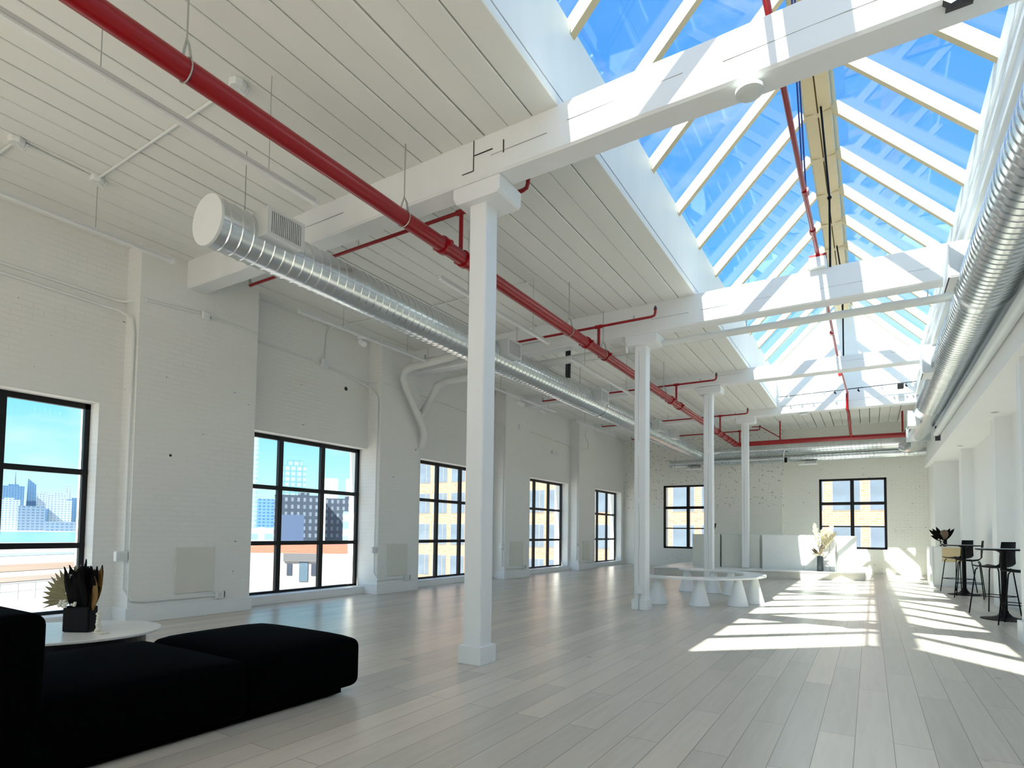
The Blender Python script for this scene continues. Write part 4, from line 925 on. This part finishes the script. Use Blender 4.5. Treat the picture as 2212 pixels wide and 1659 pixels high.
for (x, y, w, h, mt), lb in zip(SKYL, sl_):
    t = thing('skyscraper', lb + ' across the river', 'skyscraper', (x, y, ZG), math.atan2(y, x)+PI/2, 'skyline across the river')
    d = max(14, w*.6); hh = h-ZG+3
    if h > 135: MB().add([(-w/2, -d/2, 0), (w/2, -d/2, 0), (w/2, d/2, 0), (-w/2, d/2, 0), (-w/2*.7, -d/2*.7, hh-22), (w/2*.7, -d/2*.7, hh-4), (w/2*.7, d/2*.7, hh-4), (-w/2*.7, d/2*.7, hh-22)], [(3, 2, 1, 0), (4, 5, 6, 7), (0, 1, 5, 4), (1, 2, 6, 5), (2, 3, 7, 6), (3, 0, 4, 7)]).build('tower', mt, t)
    else:
        MB().box(-w/2, w/2, -d/2, d/2, 0, hh).build('tower', mt, t)
        if h > 60: MB().box(-w/4, w/5, -d/4, d/4, hh, hh+5).build('roof_plant', mt, t)
    if h == 111: MB().tube([(-4, 0, hh+5), (-4, 0, hh+42)], [2.2, .6], 8).build('mast', T_grey, t)
M_paleext = mat('weathered_pale_panel', (.36, .36, .36), .7)
# nearer city seen through the second window
T_glass = tower_mat('teal_glass_tower', (.12, .26, .30), (.30, .46, .50), 3.2, 3.1, .35)
T_dark = tower_mat('dark_panel_block', (.045, .06, .09), (.17, .21, .26), 2.4, 3.0, .62)
T_cyan = tower_mat('pale_cyan_tower', (.30, .46, .50), (.20, .36, .43), 4, 3.4, .4)
T_white = tower_mat('white_rib_tower', (.48, .50, .52), (.30, .38, .43), 3.4, 16, .55)
M_blueblock = mat('blue_grey_shed_wall', (.06, .095, .18), .7)
CITY = [(-386, 252, 14, 100, T_cyan, 'very tall pale glass tower at the left edge of the second window'), (-820, 545, 6, 92, T_grey, 'thin distant tower beside the pale glass tower'), (-806, 562, 30, 47, T_blue, 'distant blue tower cluster low behind the second window'),
        (-288, 217, 14, 38, T_glass, 'teal glass apartment tower with stepped roof rising behind the dark block'), (-481, 409, 14, 54, T_white, 'slim white ribbed tower right of the teal tower'), (-520, 470, 10, 60, T_white, 'white ribbed tower at the right of the second window'),
        (-210, 161, 18, 15.4, T_dark, 'dark panelled block with rows of small windows'), (-204, 181.5, 16, 14.9, T_dark, 'dark panelled wing to the right of the dark block'), (-186, 168.5, 5.5, 8.7, T_pale, 'light grey block at the right of the dark wing'),
        (-193, 145, 9.5, 6.6, M_blueblock, 'plain blue grey shed wall in front of the dark block'), (-272, 184, 26, 1.8, T_pale, 'low pale building under the tall glass tower')]
for x, y, w, h, mt, lb in CITY:
    t = thing('city_building', lb, 'building', (x, y, ZG), math.atan2(y, x)+PI/2, 'city buildings beyond the second window')
    d = w*.7; hh = h-ZG; MB().box(-w/2, w/2, -d/2, d/2, 0, hh).build('walls', mt, t)
    if mt is T_glass: MB().box(-w/3, w/4, -d/3, d/3, hh, hh+3.2).build('roof_plant', mt, t)
    if mt is T_dark: MB().box(-w/4, 0, -d/3, d/3, hh, hh+1.2).build('roof_plant', mt, t)
# low brick warehouse with shop front
M_wh = brick_mat('warehouse_brick', (.30, .09, .05), (.24, .07, .04), (.30, .18, .13), (0, 2), bw=.6, bh=.2, ms=.03)
M_graf = mat('weathered_white_wall', (.33, .31, .30), .8, var=(1.5, .3, (1, 1, .2)))
t = thing('warehouse', 'low brick warehouse with a white shop front beyond the second window', 'building', (-84.5, 65.5, ZG), math.radians(29+3))
MB().box(-20, 12, 0, 8, 0, 10.5).build('brick_wall', M_wh, t)
MB().box(-20, 12, -.25, 0, 0, 9.0).build('lower_wall', M_graf, t)
MB().box(-2.6, 3.4, -.6, -.25, 7.6, 9.0).build('sign_fascia', mat('grey_fascia', (.09, .09, .10), .7), t)
for x in (-1.6, 2.6): MB().box(x-.45, x+.45, -.36, -.2, 5.2, 7.2).build('window', mat('shop_window', (.03, .04, .06), .3), t)
MB().box(.1, 1.6, -.4, -.2, 4.2, 7.6).build('door', mat('shop_door', (.06, .10, .14), .4), t)
for i, (x, y) in enumerate(((-79, 52), (-76.5, 56), (-73.5, 59))):
    t = thing('picnic_table', ('left', 'middle', 'right')[i]+' grey picnic table on the pale ground before the warehouse', 'picnic table', (x, y, ZG), .5, 'picnic tables before the warehouse')
    MB().box(-1.4, 1.4, -.5, .5, 1.0, 1.1).build('table_top', M_rod, t)
    m = MB()
    for s in (-1, 1): m.tube([(s*1.1, -1.1, 0), (s*.9, 0, 1.05)], .07, 6); m.tube([(s*1.1, 1.1, 0), (s*.9, 0, 1.05)], .07, 6)
    m.build('leg_frame', M_rod, t)
# flat roofed white shed and railings below first window
t = thing('white_shed', 'low white flat roofed shed with a row of dark windows below the first window', 'shed', (-86, 30, ZG), math.radians(-70))
MB().box(-22, 22, -4, 4, 0, 3.0).build('walls', M_paleext, t); m = MB()
for i in range(9): m.box(-20+i*4.6, -17+i*4.6, -4.08, -4, 1.2, 2.5)
m.build('window_band', mat('shed_window', (.09, .12, .16), .3), t); MB().box(-8, -2, -2, 1, 3, 3.5).build('roof_hatch', M_grille, t)
t = thing('guard_railing', 'long thin white railing on the pale ground below the first window', 'railing', (-130, 44, ZG), math.radians(-70)); m = MB()
for i in range(25): m.tube([(-36+i*3, 0, 0), (-36+i*3, 0, 3.0)], .07, 5)
m.tube([(-36, 0, 3), (36, 0, 3)], .07, 5); m.tube([(-36, 0, 1.6), (36, 0, 1.6)], .05, 5); m.build('rails', M_rod, t)
for i, (x0, y0, w, l, rz, c, lb) in enumerate(((-230, 80, 30, 200, -72, (.20, .14, .10), 'long strip of bare brown earth'), (-330, 110, 26, 260, -72, (.16, .20, .23), 'strip of still grey water'), (-430, 140, 40, 300, -72, (.13, .11, .09), 'dark strip of scrub at the river bank'), (-180, 60, 14, 150, -70, (.20, .155, .12), 'narrow strip of brown earth nearest us'))):
    o = MB().box(-w/2, w/2, -l/2, l/2, 0, .15).build('earth_strip', mat('earth_%d' % i, c, .9, var=(.05, .5, (1, .3, 1)))); o.location = (x0, y0, ZG); o.rotation_euler = (0, 0, math.radians(20))
    tag(o, lb + ' on the flat land before the river', 'ground', 'earth strips on the flat land')
# brick building across the yard, seen through the third to seventh windows
M_fb = brick_mat('facade_brick', (.34, .19, .11), (.27, .13, .08), (.34, .26, .20), (0, 2), bw=.5, bh=.17, ms=.03)
t = thing('brick_building', 'orange brick building with rows of large windows beyond the far windows', 'building', (0, 48, 0))
MB().box(-46, 9, 0, 12, ZG, 14.5).build('walls', M_fb, t)
M_fwin = mat('facade_window', (.10, .13, .17), .25, var=(.7, .4, (1, 1, 1))); M_fframe = mat('facade_window_frame', (.20, .19, .185), .6)
wmesh = MB().box(-.86, .86, -.05, 0, -1.05, 1.05); wmesh.box(-.93, .93, -.03, .0, -1.12, 1.12, 1); wmesh.box(.38, .45, -.07, -.05, -1.05, 1.05, 1)
proto = wmesh.build('facade_window', [M_fwin, M_fframe], t); first = True
for r_, zc in enumerate((4.18, .88, -2.42, 7.48, -5.72)):
    for c_ in range(20):
        o = proto if first else proto.copy()
        if not first: COL.objects.link(o); o.parent = t
        first = False; o.location = (-.30-1.16-2.36*(c_-1), -.001, zc)
